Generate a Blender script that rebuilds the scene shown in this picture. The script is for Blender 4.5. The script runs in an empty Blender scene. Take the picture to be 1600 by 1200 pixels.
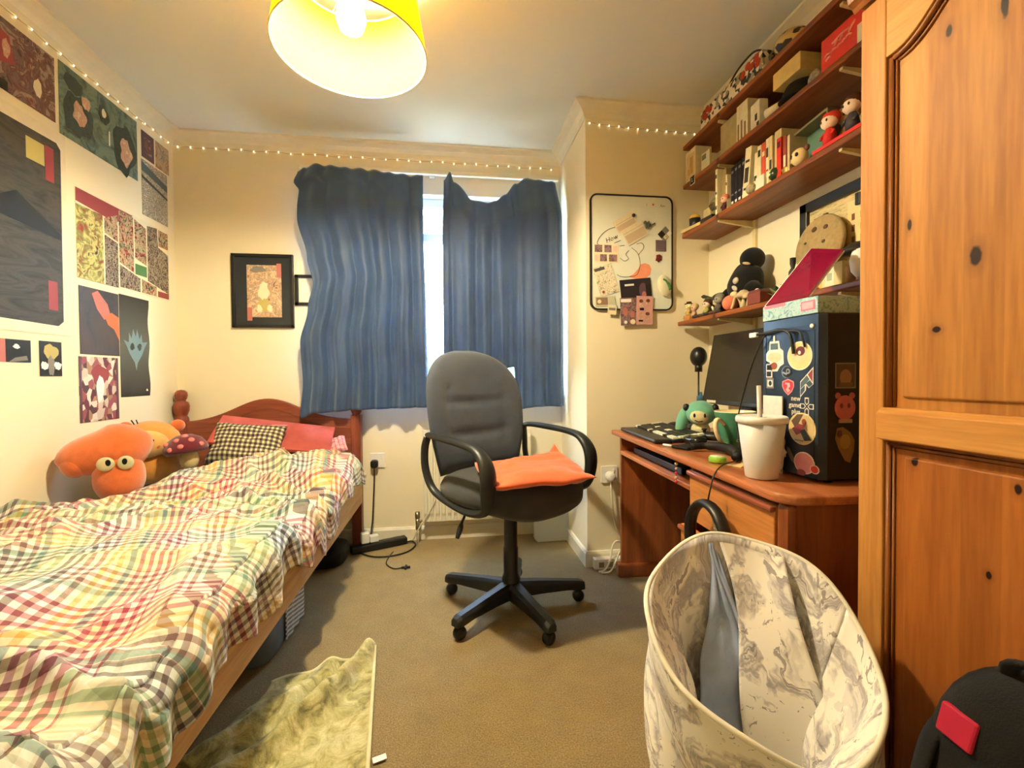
import bpy, bmesh, math, random
from mathutils import Vector, Matrix, noise, Euler
PI = math.pi
R = math.radians
S = bpy.context.scene
COL = S.collection
random.seed(7)

# ------------------------------------------------------------------ camera
CAM_H = 0.98
_y, _p, _r = R(7.64), R(-1.10), R(-0.46)
fwd = Vector((math.sin(_y)*math.cos(_p), math.cos(_y)*math.cos(_p), math.sin(_p)))
right = Vector((math.cos(_y), -math.sin(_y), 0))
up = right.cross(fwd)
r2 = right*math.cos(_r) + up*math.sin(_r)
u2 = -right*math.sin(_r) + up*math.cos(_r)
cam = bpy.data.cameras.new('camera')
cam.sensor_fit = 'HORIZONTAL'; cam.sensor_width = 36; cam.lens = 706/1600*36
cam.clip_start = 0.02
camo = bpy.data.objects.new('camera', cam); COL.objects.link(camo)
camo.matrix_world = Matrix(((r2.x, u2.x, -fwd.x, 0), (r2.y, u2.y, -fwd.y, 0), (r2.z, u2.z, -fwd.z, CAM_H), (0, 0, 0, 1)))
S.camera = camo

# ------------------------------------------------------------------ light
S.view_settings.view_transform = 'Standard'; S.view_settings.look = 'None'
S.view_settings.gamma = 1; S.view_settings.use_curve_mapping = False
S.view_settings.exposure = 1.45
SKY_STRENGTH = 15.0
w = bpy.data.worlds.new('sky'); S.world = w; w.use_nodes = True
wn = w.node_tree.nodes; wl = w.node_tree.links
bg = wn['Background']; bg.inputs[1].default_value = SKY_STRENGTH
tc = wn.new('ShaderNodeTexCoord'); sp = wn.new('ShaderNodeSeparateXYZ'); cr = wn.new('ShaderNodeValToRGB')
wl.new(tc.outputs['Generated'], sp.inputs[0]); md = wn.new('ShaderNodeMath'); md.operation = 'MULTIPLY_ADD'; md.inputs[1].default_value = .5; md.inputs[2].default_value = .5; wl.new(sp.outputs['Z'], md.inputs[0]); wl.new(md.outputs[0], cr.inputs[0]); wl.new(cr.outputs[0], bg.inputs[0])
cr.color_ramp.elements[0].position = 0.44; cr.color_ramp.elements[0].color = (0.16, 0.19, 0.17, 1)   # ground, darker than the sky
e_ = cr.color_ramp.elements.new(0.51); e_.color = (0.70, 0.80, 0.88, 1)
cr.color_ramp.elements[2].position = 0.85; cr.color_ramp.elements[2].color = (0.45, 0.66, 1.0, 1)
LAMP = Vector((-0.287, 1.43, 1.955))        # middle of the shade's lower rim
LAMP_POWER = 56
pl = bpy.data.lights.new('lamp_bulb_light', 'POINT'); pl.energy = LAMP_POWER; pl.color = (1.0, 0.87, 0.60); pl.shadow_soft_size = 0.05
plo = bpy.data.objects.new('lamp_bulb_light', pl); COL.objects.link(plo); plo.location = LAMP + Vector((0, 0, 0.10))
po = bpy.data.lights.new('window_portal', 'AREA'); po.shape = 'RECTANGLE'; po.size = 1.4; po.size_y = 1.3; po.cycles.is_portal = True
poo = bpy.data.objects.new('window_portal', po); COL.objects.link(poo); poo.location = (-0.05, 2.86, 1.5); poo.rotation_euler = (R(-90), 0, 0)

# ------------------------------------------------------------------ materials
MC = {}
def lin(c):
    return tuple(((v/255+0.055)/1.055)**2.4 if v/255 > 0.04045 else v/255/12.92 for v in c)
class NT:
    def __init__(s, name):
        s.m = bpy.data.materials.new(name); s.m.use_nodes = True
        s.t = s.m.node_tree; s.n = s.t.nodes; s.l = s.t.links; s.b = s.n['Principled BSDF']
    def add(s, typ, **k):
        o = s.n.new(typ)
        for a, v in k.items(): setattr(o, a, v)
        return o
    def link(s, a, b): s.l.new(a, b)
    def math(s, op, a, b=None, c=None):
        o = s.add('ShaderNodeMath', operation=op)
        for i, v in enumerate((a, b, c)):
            if v is None: continue
            if isinstance(v, (int, float)): o.inputs[i].default_value = v
            else: s.link(v, o.inputs[i])
        return o.outputs[0]
    def mix(s, f, a, b, blend='MIX'):
        o = s.add('ShaderNodeMix', data_type='RGBA', blend_type=blend)
        for i, v in ((0, f), (6, a), (7, b)):
            if isinstance(v, (int, float)): o.inputs[i].default_value = v
            elif isinstance(v, tuple): o.inputs[i].default_value = (*v[:3], 1)
            else: s.link(v, o.inputs[i])
        return o.outputs[2]
    def ramp(s, f, stops, const=False):
        o = s.add('ShaderNodeValToRGB'); r = o.color_ramp
        if const: r.interpolation = 'CONSTANT'
        while len(r.elements) < len(stops): r.elements.new(0.5)
        for e, (p, c) in zip(r.elements, stops): e.position = p; e.color = (*c, 1)
        s.link(f, o.inputs[0]); return o.outputs[0]
    def coord(s, kind='Object', scale=(1, 1, 1), rot=(0, 0, 0), loc=(0, 0, 0)):
        t = s.add('ShaderNodeTexCoord'); m = s.add('ShaderNodeMapping')
        m.inputs['Scale'].default_value = scale; m.inputs['Rotation'].default_value = rot; m.inputs['Location'].default_value = loc
        s.link(t.outputs[kind], m.inputs[0]); return m.outputs[0]
    def noise(s, co, scale, detail=3, rough=0.5, dist=0):
        o = s.add('ShaderNodeTexNoise'); o.inputs['Scale'].default_value = scale; o.inputs['Detail'].default_value = detail
        o.inputs['Roughness'].default_value = rough; o.inputs['Distortion'].default_value = dist
        s.link(co, o.inputs['Vector']); return o.outputs['Fac']
    def bump(s, h, strength=0.3, dist=0.005):
        o = s.add('ShaderNodeBump'); o.inputs['Strength'].default_value = strength; o.inputs['Distance'].default_value = dist
        s.link(h, o.inputs['Height']); s.link(o.outputs[0], s.b.inputs['Normal'])
    def color(s, c): s.link(c, s.b.inputs['Base Color'])
def mat(name, c, rough=0.6, metal=0, var=0.12, scale=18, bump=0.0, bscale=None, emit=0, sheen=0, coat=0, alpha=1, spec=0.5):
    """plain material: a colour (0-255) with a soft procedural variation and optional bump"""
    if name in MC: return MC[name]
    n = NT(name); c = lin(c)
    co = n.coord()
    f = n.noise(co, scale)
    lo = tuple(v*(1-var) for v in c); hi = tuple(min(1, v*(1+var)) for v in c)
    n.color(n.ramp(f, [(0.3, lo), (0.7, hi)]))
    b = n.b
    b.inputs['Roughness'].default_value = rough; b.inputs['Metallic'].default_value = metal
    b.inputs['Specular IOR Level'].default_value = spec if rough < .55 else .2
    if sheen: b.inputs['Sheen Weight'].default_value = sheen
    if coat: b.inputs['Coat Weight'].default_value = coat; b.inputs['Coat Roughness'].default_value = 0.15
    if bump: n.bump(n.noise(co, bscale or scale*8, 4, 0.6), bump, 0.004)
    if emit: b.inputs['Emission Color'].default_value = (*c, 1); b.inputs['Emission Strength'].default_value = emit
    if alpha < 1: b.inputs['Alpha'].default_value = alpha
    MC[name] = n.m; return n.m
def wood(name, dark, light, axis=2, rough=0.38, knots=(), plane=(1, 2), seed=0, knotcol=(60, 25, 10), boards=0):
    if name in MC: return MC[name]
    n = NT(name); sc = [9, 9, 9]; sc[axis] = 0.7
    co = n.coord(scale=tuple(sc), loc=(seed*3.1, seed*1.7, seed*2.3))
    f = n.noise(co, 1.6, 5, 0.55, 0.6)
    co2 = n.coord(scale=tuple(v*7 for v in sc)); g = n.noise(co2, 2.0, 2)
    d, l = lin(dark), lin(light); mid = tuple((a+b)/2 for a, b in zip(d, l))
    c = n.ramp(f, [(0.30, d), (0.5, mid), (0.68, l)])
    gcol = n.ramp(g, [(0.35, (0.72, 0.68, 0.62)), (0.6, (1, 1, 1))])
    c = n.mix(0.55, c, gcol, 'MULTIPLY')
    if boards:          # glued-up staves, each a little different
        t = n.add('ShaderNodeTexCoord'); s = n.add('ShaderNodeSeparateXYZ'); n.link(t.outputs['Object'], s.inputs[0])
        k = n.math('FLOOR', n.math('DIVIDE', s.outputs[plane[0]], boards))
        wnn = n.add('ShaderNodeTexWhiteNoise', noise_dimensions='1D'); n.link(k, wnn.inputs['W'])
        c = n.mix(0.5, c, n.ramp(wnn.outputs['Value'], [(0, (0.66, 0.60, 0.52)), (1, (1, 1, 1))]), 'MULTIPLY')
    if knots:
        t = n.add('ShaderNodeTexCoord'); s = n.add('ShaderNodeSeparateXYZ'); n.link(t.outputs['Object'], s.inputs[0])
        wob = n.noise(n.coord(), 60, 2)
        for (a, b, ra, rb) in knots:
            u = n.math('DIVIDE', n.math('SUBTRACT', s.outputs[plane[0]], a), ra)
            v = n.math('DIVIDE', n.math('SUBTRACT', s.outputs[plane[1]], b), rb)
            q = n.math('SQRT', n.math('ADD', n.math('MULTIPLY', u, u), n.math('MULTIPLY', v, v)))
            q = n.math('ADD', q, n.math('MULTIPLY', n.math('SUBTRACT', wob, 0.5), 0.9))
            mr = n.add('ShaderNodeMapRange'); mr.inputs[1].default_value = 0.8; mr.inputs[2].default_value = 1.15
            mr.inputs[3].default_value = 1; mr.inputs[4].default_value = 0; n.link(q, mr.inputs[0])
            mr2 = n.add('ShaderNodeMapRange'); mr2.inputs[1].default_value = 0.9; mr2.inputs[2].default_value = 2.6
            mr2.inputs[3].default_value = 0.28; mr2.inputs[4].default_value = 0; n.link(q, mr2.inputs[0])
            c = n.mix(mr2.outputs[0], c, lin(tuple(x*1.7 for x in knotcol)))
            c = n.mix(mr.outputs[0], c, lin(knotcol))
    n.color(c); n.b.inputs['Roughness'].default_value = rough; n.b.inputs['Specular IOR Level'].default_value = .5 if rough < .34 else .2
    n.b.inputs['Coat Weight'].default_value = 0.10 if rough < .34 else 0.0; n.b.inputs['Coat Roughness'].default_value = 0.35
    n.bump(g, 0.08, 0.002)
    MC[name] = n.m; return n.m
def art(name, cols, scale=20, kind='noise', dist=1.5, rough=0.5, seed=0, stretch=(1, 1, 1)):
    """mottled printed picture of several colours"""
    if name in MC: return MC[name]
    n = NT(name); co = n.coord(scale=stretch, loc=(seed*1.3, seed*.7, seed*2.1))
    if kind == 'noise': f = n.noise(co, scale, 3, 0.6, dist)
    else:
        v = n.add('ShaderNodeTexVoronoi'); v.inputs['Scale'].default_value = scale; n.link(co, v.inputs['Vector'])
        s = n.add('ShaderNodeSeparateXYZ'); n.link(v.outputs['Color'], s.inputs[0]); f = s.outputs[0]
    k = len(cols); lo, hi = (0.32, 0.68) if kind == 'noise' else (0, 1)
    n.color(n.ramp(f, [(lo+(hi-lo)*i/(k-(kind == 'noise')), lin(c)) for i, c in enumerate(cols)], const=(kind != 'noise')))
    n.b.inputs['Roughness'].default_value = rough
    MC[name] = n.m; return n.m

# ------------------------------------------------------------------ mesh helpers
class B:
    """collects geometry; .xf is applied to everything added, .mi is the current material slot"""
    def __init__(s, xf=None): s.bm = bmesh.new(); s.xf = xf or Matrix(); s.mi = 0
    def _in(s, vs, fs, smooth=False):
        bv = [s.bm.verts.new(s.xf @ Vector(v)) for v in vs]
        for f in fs:
            try:
                q = s.bm.faces.new([bv[i] for i in f]); q.material_index = s.mi; q.smooth = smooth
            except ValueError: pass
        return bv
    def box(s, x0, x1, y0, y1, z0, z1, m=None):
        m = m or Matrix()
        v = [m @ Vector(p) for p in ((x0, y0, z0), (x1, y0, z0), (x1, y1, z0), (x0, y1, z0), (x0, y0, z1), (x1, y0, z1), (x1, y1, z1), (x0, y1, z1))]
        s._in(v, [(0, 3, 2, 1), (4, 5, 6, 7), (0, 1, 5, 4), (1, 2, 6, 5), (2, 3, 7, 6), (3, 0, 4, 7)]); return s
    def prism(s, pts, d, m=None, smooth=False):
        """2-D outline (u,v) in the local XY plane of m, extruded d along its Z"""
        m = m or Matrix(); n = len(pts)
        v = [m @ Vector((p[0], p[1], 0)) for p in pts] + [m @ Vector((p[0], p[1], d)) for p in pts]
        fs = [tuple(range(n-1, -1, -1)), tuple(range(n, 2*n))]
        bv = s._in(v, fs)
        for i in range(n):
            j = (i+1) % n
            q = s.bm.faces.new([bv[i], bv[j], bv[n+j], bv[n+i]]); q.material_index = s.mi; q.smooth = smooth
        return s
    def rings(s, rs, close=True, cap0=True, cap1=True, smooth=True):
        """skin a list of equal-length rings"""
        n = len(rs[0]); v = [p for r in rs for p in r]; f = []
        for k in range(len(rs)-1):
            for i in range(n if close else n-1):
                j = (i+1) % n; f.append((k*n+i, k*n+j, (k+1)*n+j, (k+1)*n+i))
        if cap0 and close: f.append(tuple(range(n-1, -1, -1)))
        if cap1 and close: f.append(tuple(range((len(rs)-1)*n, len(rs)*n)))
        s._in(v, f, smooth); return s
    def lathe(s, prof, c=(0, 0, 0), m=None, n=24, cap0=True, cap1=True, smooth=True):
        """(radius, z) profile turned about local Z"""
        m = Matrix.Translation(c) @ (m or Matrix())
        s.rings([[m @ Vector((r*math.cos(2*PI*i/n), r*math.sin(2*PI*i/n), z)) for i in range(n)] for r, z in prof], True, cap0, cap1, smooth); return s
    def cyl(s, p, q, r, r1=None, n=16):
        return s.tube([p, q], [r, r if r1 is None else r1], n)
    def tube(s, pts, r=0.005, n=8, flat=None, cap=True):
        pts = [Vector(p) for p in pts]; k = len(pts)
        rr = r if isinstance(r, (list, tuple)) else [r]*k
        rs = []; prev = None
        for i, p in enumerate(pts):
            t = (pts[min(i+1, k-1)]-pts[max(i-1, 0)]).normalized()
            if prev is None:
                a = Vector((0, 0, 1)) if abs(t.z) < 0.9 else Vector((1, 0, 0))
                u = t.cross(a).normalized()
            else: u = (prev - t*prev.dot(t)).normalized()
            prev = u; v = t.cross(u)
            fl = flat or 1
            rs.append([p + (u*math.cos(2*PI*j/n) + v*math.sin(2*PI*j/n)*fl)*rr[i] for j in range(n)])
        return s.rings(rs, True, cap, cap)
    def ell(s, c, r, m=None, nu=20, nv=12, f=None, top=1.0):
        """ellipsoid, optionally reshaped by f(unit vector)->scale"""
        m = m or Matrix(); rs = []
        c = Vector(c); r = (r, r, r) if isinstance(r, (int, float)) else r
        for k in range(nv+1):
            a = -PI/2 + PI*k/nv; a = max(min(a, PI/2-1e-3), -PI/2+1e-3)
            ring = []
            for i in range(nu):
                b = 2*PI*i/nu; d = Vector((math.cos(a)*math.cos(b), math.cos(a)*math.sin(b), math.sin(a)))
                g = f(d) if f else 1
                ring.append(c + m @ Vector((d.x*r[0]*g, d.y*r[1]*g, d.z*r[2]*g)))
            rs.append(ring)
        return s.rings(rs)
    def grid(s, fn, nu, nv, uv=None, smooth=True):
        """fn(i/nu, j/nv) -> point"""
        v = [fn(i/nu, j/nv) for j in range(nv+1) for i in range(nu+1)]
        f = [(j*(nu+1)+i, j*(nu+1)+i+1, (j+1)*(nu+1)+i+1, (j+1)*(nu+1)+i) for j in range(nv) for i in range(nu)]
        s._in(v, f, smooth); return s
    def text(s, body, size, m, depth=0.0004, align='CENTER', shear=0):
        cu = bpy.data.curves.new('t', 'FONT'); cu.body = body; cu.size = size; cu.extrude = depth; cu.align_x = align; cu.align_y = 'CENTER'; cu.shear = shear
        cu.resolution_u = 2
        o = bpy.data.objects.new('t', cu); COL.objects.link(o)
        me = bpy.data.meshes.new_from_object(o)
        s._in([m @ v.co for v in me.vertices], [tuple(p.vertices) for p in me.polygons])
        bpy.data.objects.remove(o); bpy.data.curves.remove(cu); bpy.data.meshes.remove(me); return s
def frame(o, x, y):
    """matrix at o whose X is x, Y is y (orthonormalised)"""
    x = Vector(x).normalized(); z = x.cross(Vector(y)).normalized(); y = z.cross(x)
    return Matrix(((x.x, y.x, z.x, o[0]), (x.y, y.y, z.y, o[1]), (x.z, y.z, z.z, o[2]), (0, 0, 0, 1)))
def T(x, y, z): return Matrix.Translation((x, y, z))
def RZ(a): return Matrix.Rotation(R(a), 4, 'Z')
def RX(a): return Matrix.Rotation(R(a), 4, 'X')
def RY(a): return Matrix.Rotation(R(a), 4, 'Y')
XF = {}
def rootm(p):
    while p is not None and p.parent is not None: p = p.parent
    return XF.get(p.name, Matrix()) if p is not None else Matrix()
def mk(name, b, m, parent=None, bevel=0, sub=0, solid=0, autosm=False, label=None, segs=2):
    """one mesh object; geometry is given in world space (or in the root's own frame for prototypes at the origin)"""
    me = bpy.data.meshes.new(name)
    if parent is not None: b.bm.transform(rootm(parent).inverted())
    bmesh.ops.recalc_face_normals(b.bm, faces=b.bm.faces) if not getattr(b, 'keep', False) else None
    b.bm.to_mesh(me); b.bm.free()
    for x in (m if isinstance(m, (list, tuple)) else [m]): me.materials.append(x)
    o = bpy.data.objects.new(name, me); COL.objects.link(o)
    if parent is not None: o.parent = parent
    if solid:
        k = o.modifiers.new('solid', 'SOLIDIFY'); k.thickness = solid; k.offset = 0
    if bevel:
        k = o.modifiers.new('bevel', 'BEVEL'); k.width = bevel; k.segments = segs; k.limit_method = 'ANGLE'; k.angle_limit = R(40); k.harden_normals = False
    if sub:
        k = o.modifiers.new('sub', 'SUBSURF'); k.levels = sub; k.render_levels = sub
    if label: o['label'] = label
    return o
def tag(o, label, cat, group=None):
    o['label'] = label; o['category'] = cat
    if group: o['group'] = group
    return o
def thing(name, label, cat, loc=(0, 0, 0), rz=0, group=None):
    o = bpy.data.objects.new(name, None); COL.objects.link(o); o.empty_display_size = 0.05
    o.location = loc; o.rotation_euler = (0, 0, R(rz))
    XF[o.name] = T(*loc) @ RZ(rz)
    return tag(o, label, cat, group)
def single(name, b, m, label, cat, group=None, **k):
    """a thing that is one mesh: re-centred on its own base"""
    bb = [v.co for v in b.bm.verts]
    c = Vector(((min(v.x for v in bb)+max(v.x for v in bb))/2, (min(v.y for v in bb)+max(v.y for v in bb))/2, min(v.z for v in bb)))
    b.bm.transform(Matrix.Translation(-c))
    o = mk(name, b, m, None, **k); o.location = c
    return tag(o, label, cat, group)
def struct(name, b, m, parent=None, **k):
    o = mk(name, b, m, parent, **k)
    if parent is None: o['kind'] = 'structure'
    return o
def rrect(w, h, r, n=5):
    out = []
    for cx, cy, a in ((w/2-r, h/2-r, 0), (-w/2+r, h/2-r, 90), (-w/2+r, -h/2+r, 180), (w/2-r, -h/2+r, 270)):
        for i in range(n+1): out.append((cx+r*math.cos(R(a+90*i/n)), cy+r*math.sin(R(a+90*i/n))))
    return out
def circ(r, n=24, rx=None, cx=0, cy=0): return [(cx+(rx or r)*math.cos(2*PI*i/n), cy+r*math.sin(2*PI*i/n)) for i in range(n)]
def smooth_path(pts, n=6):
    """Catmull-Rom through points"""
    P = [Vector(p) for p in pts]; P = [P[0]*2-P[1]] + P + [P[-1]*2-P[-2]]; out = []
    for i in range(1, len(P)-2):
        for k in range(n):
            t = k/n; a, b, c, d = P[i-1:i+3]
            out.append(0.5*((2*b)+(-a+c)*t+(2*a-5*b+4*c-d)*t*t+(-a+3*b-3*c+d)*t**3))
    out.append(P[-2]); return out

# ================================================================== ROOM
XL, XR, YW, YP, XP, YN, ZC = -1.515, 1.345, 2.75, 2.222, 0.68, -0.75, 2.33
def plaster(name, c, bump=0.12):
    n = NT(name); co = n.coord(); f = n.noise(co, 1.3, 4); c = lin(c)
    n.color(n.ramp(f, [(0.3, tuple(v*0.96 for v in c)), (0.7, c)]))
    n.b.inputs['Roughness'].default_value = 0.85; n.bump(n.noise(co, 55, 5, 0.65), bump, 0.003); return n.m
m_wall = plaster('cream_wall_paint', (240, 230, 198)); m_ceil = plaster('white_ceiling_paint', (234, 236, 228)); m_trim = mat('white_gloss_paint', (236, 230, 208), 0.35, var=0.03)
n = NT('beige_carpet'); co = n.coord(); f1 = n.noise(co, 230, 6, 0.85); f2 = n.noise(co, 9, 7, 0.72)
c = n.ramp(f1, [(0.35, lin((94, 80, 44))), (0.5, lin((157, 135, 87))), (0.66, lin((212, 184, 134)))])
c = n.mix(0.6, c, n.ramp(f2, [(0.3, (0.66, 0.60, 0.48)), (0.7, (1, 1, 1))]), 'MULTIPLY')
n.color(c); n.b.inputs['Roughness'].default_value = 0.95; n.b.inputs['Sheen Weight'].default_value = 0.2; n.bump(f1, 0.7, 0.006); m_carpet = n.m
struct('floor', B().box(XL-.1, XR+.1, YN-.1, YW+.25, -.06, 0), m_carpet)
struct('ceiling', B().box(XL-.1, XR+.1, YN-.1, YW+.25, ZC, ZC+.06), m_ceil)
struct('wall_left', B().box(XL-.1, XL, YN-.1, YW+.25, 0, ZC), m_wall)
struct('wall_right', B().box(XR, XR+.1, YN-.1, YW+.25, 0, ZC), m_wall)
struct('wall_near', B().box(XL, XR, YN-.1, YN, 0, ZC), m_wall)
struct('wall_chimney_breast', B().box(XP, XR, YP, YW+.25, 0, ZC), m_wall)
WX0, WX1, WZ0, WZ1 = -0.74, 0.60, 0.92, 2.06
b = B(); b.box(XL, WX0, YW, YW+.2, 0, ZC).box(WX1, XP, YW, YW+.2, 0, ZC).box(WX0, WX1, YW, YW+.2, 0, WZ0).box(WX0, WX1, YW, YW+.2, WZ1, ZC)
struct('wall_far', b, m_wall)
PATH = [(XL, YN), (XL, YW), (XP, YW), (XP, YP), (XR, YP), (XR, YN)]
def sweep(prof):
    b = B(); rs = []; n = len(PATH)
    for i, p in enumerate(PATH):
        ns = []
        for a, c in ((i-1, i), (i, i+1)):
            if a < 0 or c >= n: continue
            dx, dy = PATH[c][0]-PATH[a][0], PATH[c][1]-PATH[a][1]; l = math.hypot(dx, dy); ns.append((dy/l, -dx/l))
        if len(ns) == 1: ns = ns*2; k = 0.5
        else: k = 1
        rs.append([Vector((p[0]+d*k*(ns[0][0]+ns[1][0]), p[1]+d*k*(ns[0][1]+ns[1][1]), z)) for d, z in prof])
    return b.rings(rs, smooth=False)
struct('trim_1', sweep([(0, 2.264), (.005, 2.264), (.007, 2.270), (.014, 2.285), (.03, 2.302), (.052, 2.315), (.066, 2.320), (.068, 2.329), (0, 2.329)]), m_trim)
struct('baseboard_1', sweep([(0, 0.0), (.014, 0.0), (.014, .066), (.008, .078), (0, .080)]), m_trim)
# window: white frame with a top light, panes, inner sill
m_upvc = mat('white_window_plastic', (235, 238, 238), 0.3, var=0.02)
b = B(); fy0, fy1 = YW+.07, YW+.12
for x0, x1, z0, z1 in ((WX0, WX0+.05, WZ0, WZ1), (WX1-.05, WX1, WZ0, WZ1), (WX0, WX1, WZ0, WZ0+.05), (WX0, WX1, WZ1-.05, WZ1), (WX0, WX1, 1.80, 1.85), (-.42, -.37, WZ0, 1.8), (.15, .20, WZ0, 1.8)):
    b.box(x0, x1, fy0, fy1, z0, z1)
wf = struct('window_1', b, m_upvc, bevel=0.004)
n = NT('window_glass'); n.b.inputs['Transmission Weight'].default_value = 1; n.b.inputs['Roughness'].default_value = 0.0; n.b.inputs['IOR'].default_value = 1.0; n.b.inputs['Base Color'].default_value = (0.95, 1, 0.98, 1); m_glass = n.m
mk('pane', B().box(WX0+.04, WX1-.04, YW+.093, YW+.097, WZ0+.04, WZ1-.04), m_glass, wf)
mk('window_sill', B().box(WX0-.04, WX1+.04, YW-.05, YW+.075, WZ0-.025, WZ0), m_upvc, wf, bevel=0.006)
# garden wall and hedge outside, below the bright sky
o = single('garden_hedge', B().grid(lambda u, v: Vector((-3+6*u, 7+0.3*noise.noise(Vector((u*20, v*9, 0))), -1+2.3*v+0.15*noise.noise(Vector((u*14, v*3, 4))))), 60, 20), mat('hedge_green', (96, 120, 84), 0.9, var=0.5, scale=30), 'pale green hedge outside the window beyond the glass', 'hedge', solid=0.4)

# ================================================================== LAMP
n = NT('yellow_shade_fabric'); bs = n.b; tr = n.add('ShaderNodeBsdfTranslucent'); mx = n.add('ShaderNodeMixShader'); out = n.n['Material Output']
co = n.coord(); f = n.noise(co, 90, 2)
cc = n.ramp(f, [(0.3, lin((248, 214, 46))), (0.7, lin((252, 220, 56)))]); n.color(cc); n.link(cc, tr.inputs['Color']); bs.inputs['Roughness'].default_value = 0.8
mx.inputs[0].default_value = 0.6; n.link(bs.outputs[0], mx.inputs[1]); n.link(tr.outputs[0], mx.inputs[2]); n.link(mx.outputs[0], out.inputs['Surface']); m_shade = n.m
lamp = thing('ceiling_lamp', 'round yellow fabric drum lampshade glowing under the ceiling', 'lamp', (LAMP.x, LAMP.y, LAMP.z))
b = B(); prof = [(0.222, 0), (0.213, 0.06), (0.198, 0.15), (0.185, 0.235)]
b.lathe([(r, z) for r, z in prof]+[(r-.0025, z) for r, z in prof[::-1]], LAMP, n=72, cap0=False, cap1=False)
mk('lamp_shade', b, m_shade, lamp)
b = B()
for z, r in ((0.0, .2212), (.235, .184)): mk('rim_wire', B().tube([LAMP+Vector((r*math.cos(2*PI*i/60), r*math.sin(2*PI*i/60), z)) for i in range(61)], .003, 6, cap=False), mat('pale_yellow_binding', (250, 232, 150), 0.6), lamp)
m_white = mat('white_plastic', (235, 233, 225), 0.4, var=0.02)
b = B().cyl(LAMP+Vector((0, 0, .16)), LAMP+Vector((0, 0, .235)), .02)
for k in range(3):
    a = 2*PI*k/3; b.cyl(LAMP+Vector((0, 0, .232)), LAMP+Vector((.184*math.cos(a), .184*math.sin(a), .235)), .002, n=6)
mk('shade_carrier', b, m_white, lamp)
mk('cord', B().cyl(LAMP+Vector((0, 0, .235)), (LAMP.x, LAMP.y, ZC-.02), .004, n=8), m_white, lamp)
mk('ceiling_rose', B().lathe([(.0, -.03), (.03, -.03), (.045, -.012), (.047, 0)], (LAMP.x, LAMP.y, ZC)), m_white, lamp)
m_bulb = NT('lit_bulb'); m_bulb.b.inputs['Emission Color'].default_value = (1, .86, .55, 1); m_bulb.b.inputs['Emission Strength'].default_value = 14; m_bulb.b.inputs['Base Color'].default_value = (1, 1, 1, 1)
bulb = mk('bulb', B().lathe([(.001, .18), (.014, .178), (.018, .15), (.038, .125), (.044, .10), (.034, .07), (.016, .058), (.001, .055)], LAMP, n=20), m_bulb.m, lamp, label='glowing light bulb')
bulb.visible_shadow = True
plo.location = LAMP + Vector((0, 0, 0.050))

# ================================================================== CURTAINS
n = NT('blue_velvet'); bs = n.b; tr = n.add('ShaderNodeBsdfTranslucent'); mx = n.add('ShaderNodeMixShader'); out = n.n['Material Output']
co = n.coord(scale=(1, 1, .6)); f = n.noise(co, 7, 3, .5)
cc = n.ramp(f, [(0.3, lin((46, 70, 114))), (0.7, lin((62, 90, 136)))]); n.color(cc); n.link(cc, tr.inputs['Color'])
bs.inputs['Roughness'].default_value = 0.6; bs.inputs['Sheen Weight'].default_value = 0.6; bs.inputs['Sheen Tint'].default_value = (.6, .8, 1, 1)
mx.inputs[0].default_value = 0.18; n.link(bs.outputs[0], mx.inputs[1]); n.link(tr.outputs[0], mx.inputs[2]); n.link(mx.outputs[0], out.inputs['Surface']); m_curt = n.m
def lerp_tab(tab, t):
    for (a, x), (b_, y) in zip(tab, tab[1:]):
        if t <= b_: 
            q = (t-a)/(b_-a) if b_ > a else 0; q = q*q*(3-2*q); return x+(y-x)*q
    return tab[-1][1]
CY = 2.62
def cx(x): return x*CY/2.68
def cz(z): return .98+(z-.98)*CY/2.68
def curtain(L, Rr, top, bot, folds, seed):
    def fn(u, v):
        zt, zb = cz(lerp_tab(top, u)), cz(lerp_tab(bot, u)); z = zt+(zb-zt)*v
        xl, xr = cx(lerp_tab(L, v)), cx(lerp_tab(Rr, v)); x = xl+(xr-xl)*u
        a = (.006+.020*v**.7)
        y = CY+a*.8*math.sin(folds*2*PI*u+1.6*noise.noise(Vector((u*3, v*.35, seed)))*2)+.014*v*noise.noise(Vector((u*16, v*.55, seed+3)))+.012*noise.noise(Vector((u*4, v*.8, seed+7)))
        y += .007*math.sin(folds*5.3*PI*u+v*.8)*v*v
        y += .075*max(0, 1-v/.16)**1.3; x += .004*math.sin(folds*2*PI*u+1.3)
        z += .004*math.sin(u*folds*9)*(1-v)
        return Vector((x, y, z))
    return B().grid(fn, 170, 90)
b = curtain([(0, -.865), (.05, -.88), (.09, -.845), (.2, -.85), (.36, -.80), (.46, -.772), (.56, -.80), (.7, -.845), (.85, -.835), (1, -.852)],
            [(0, -.158), (.3, -.155), (.6, -.146), (1, -.135)],
            [(0, 2.16), (.06, 2.185), (.15, 2.205), (.5, 2.192), (.97, 2.168), (1, 2.175)], [(0, .745), (.12, .775), (.5, .79), (1, .797)], 6, 1)
single('curtain', b, m_curt, 'left dark blue velvet curtain hanging over the bed end', 'curtain', 'blue curtains at the window', solid=.003)
b = curtain([(0, -.036), (.3, -.046), (1, -.046)], [(0, .645), (.2, .668), (1, .672)],
            [(0, 2.15), (.06, 2.20), (.1, 2.145), (.24, 2.045), (.34, 2.03), (.46, 2.035), (.55, 2.085), (.64, 2.155), (.76, 2.185), (.97, 2.175), (1, 2.165)],
            [(0, 1.03), (.2, 1.01), (.50, 1.02), (.585, 1.03), (.60, .80), (.615, .775), (.8, .79), (.97, .79), (1, .795)], 5, 9)
single('curtain', b, m_curt, 'right blue velvet curtain with a sagging top edge', 'curtain', 'blue curtains at the window', solid=.003)
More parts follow.
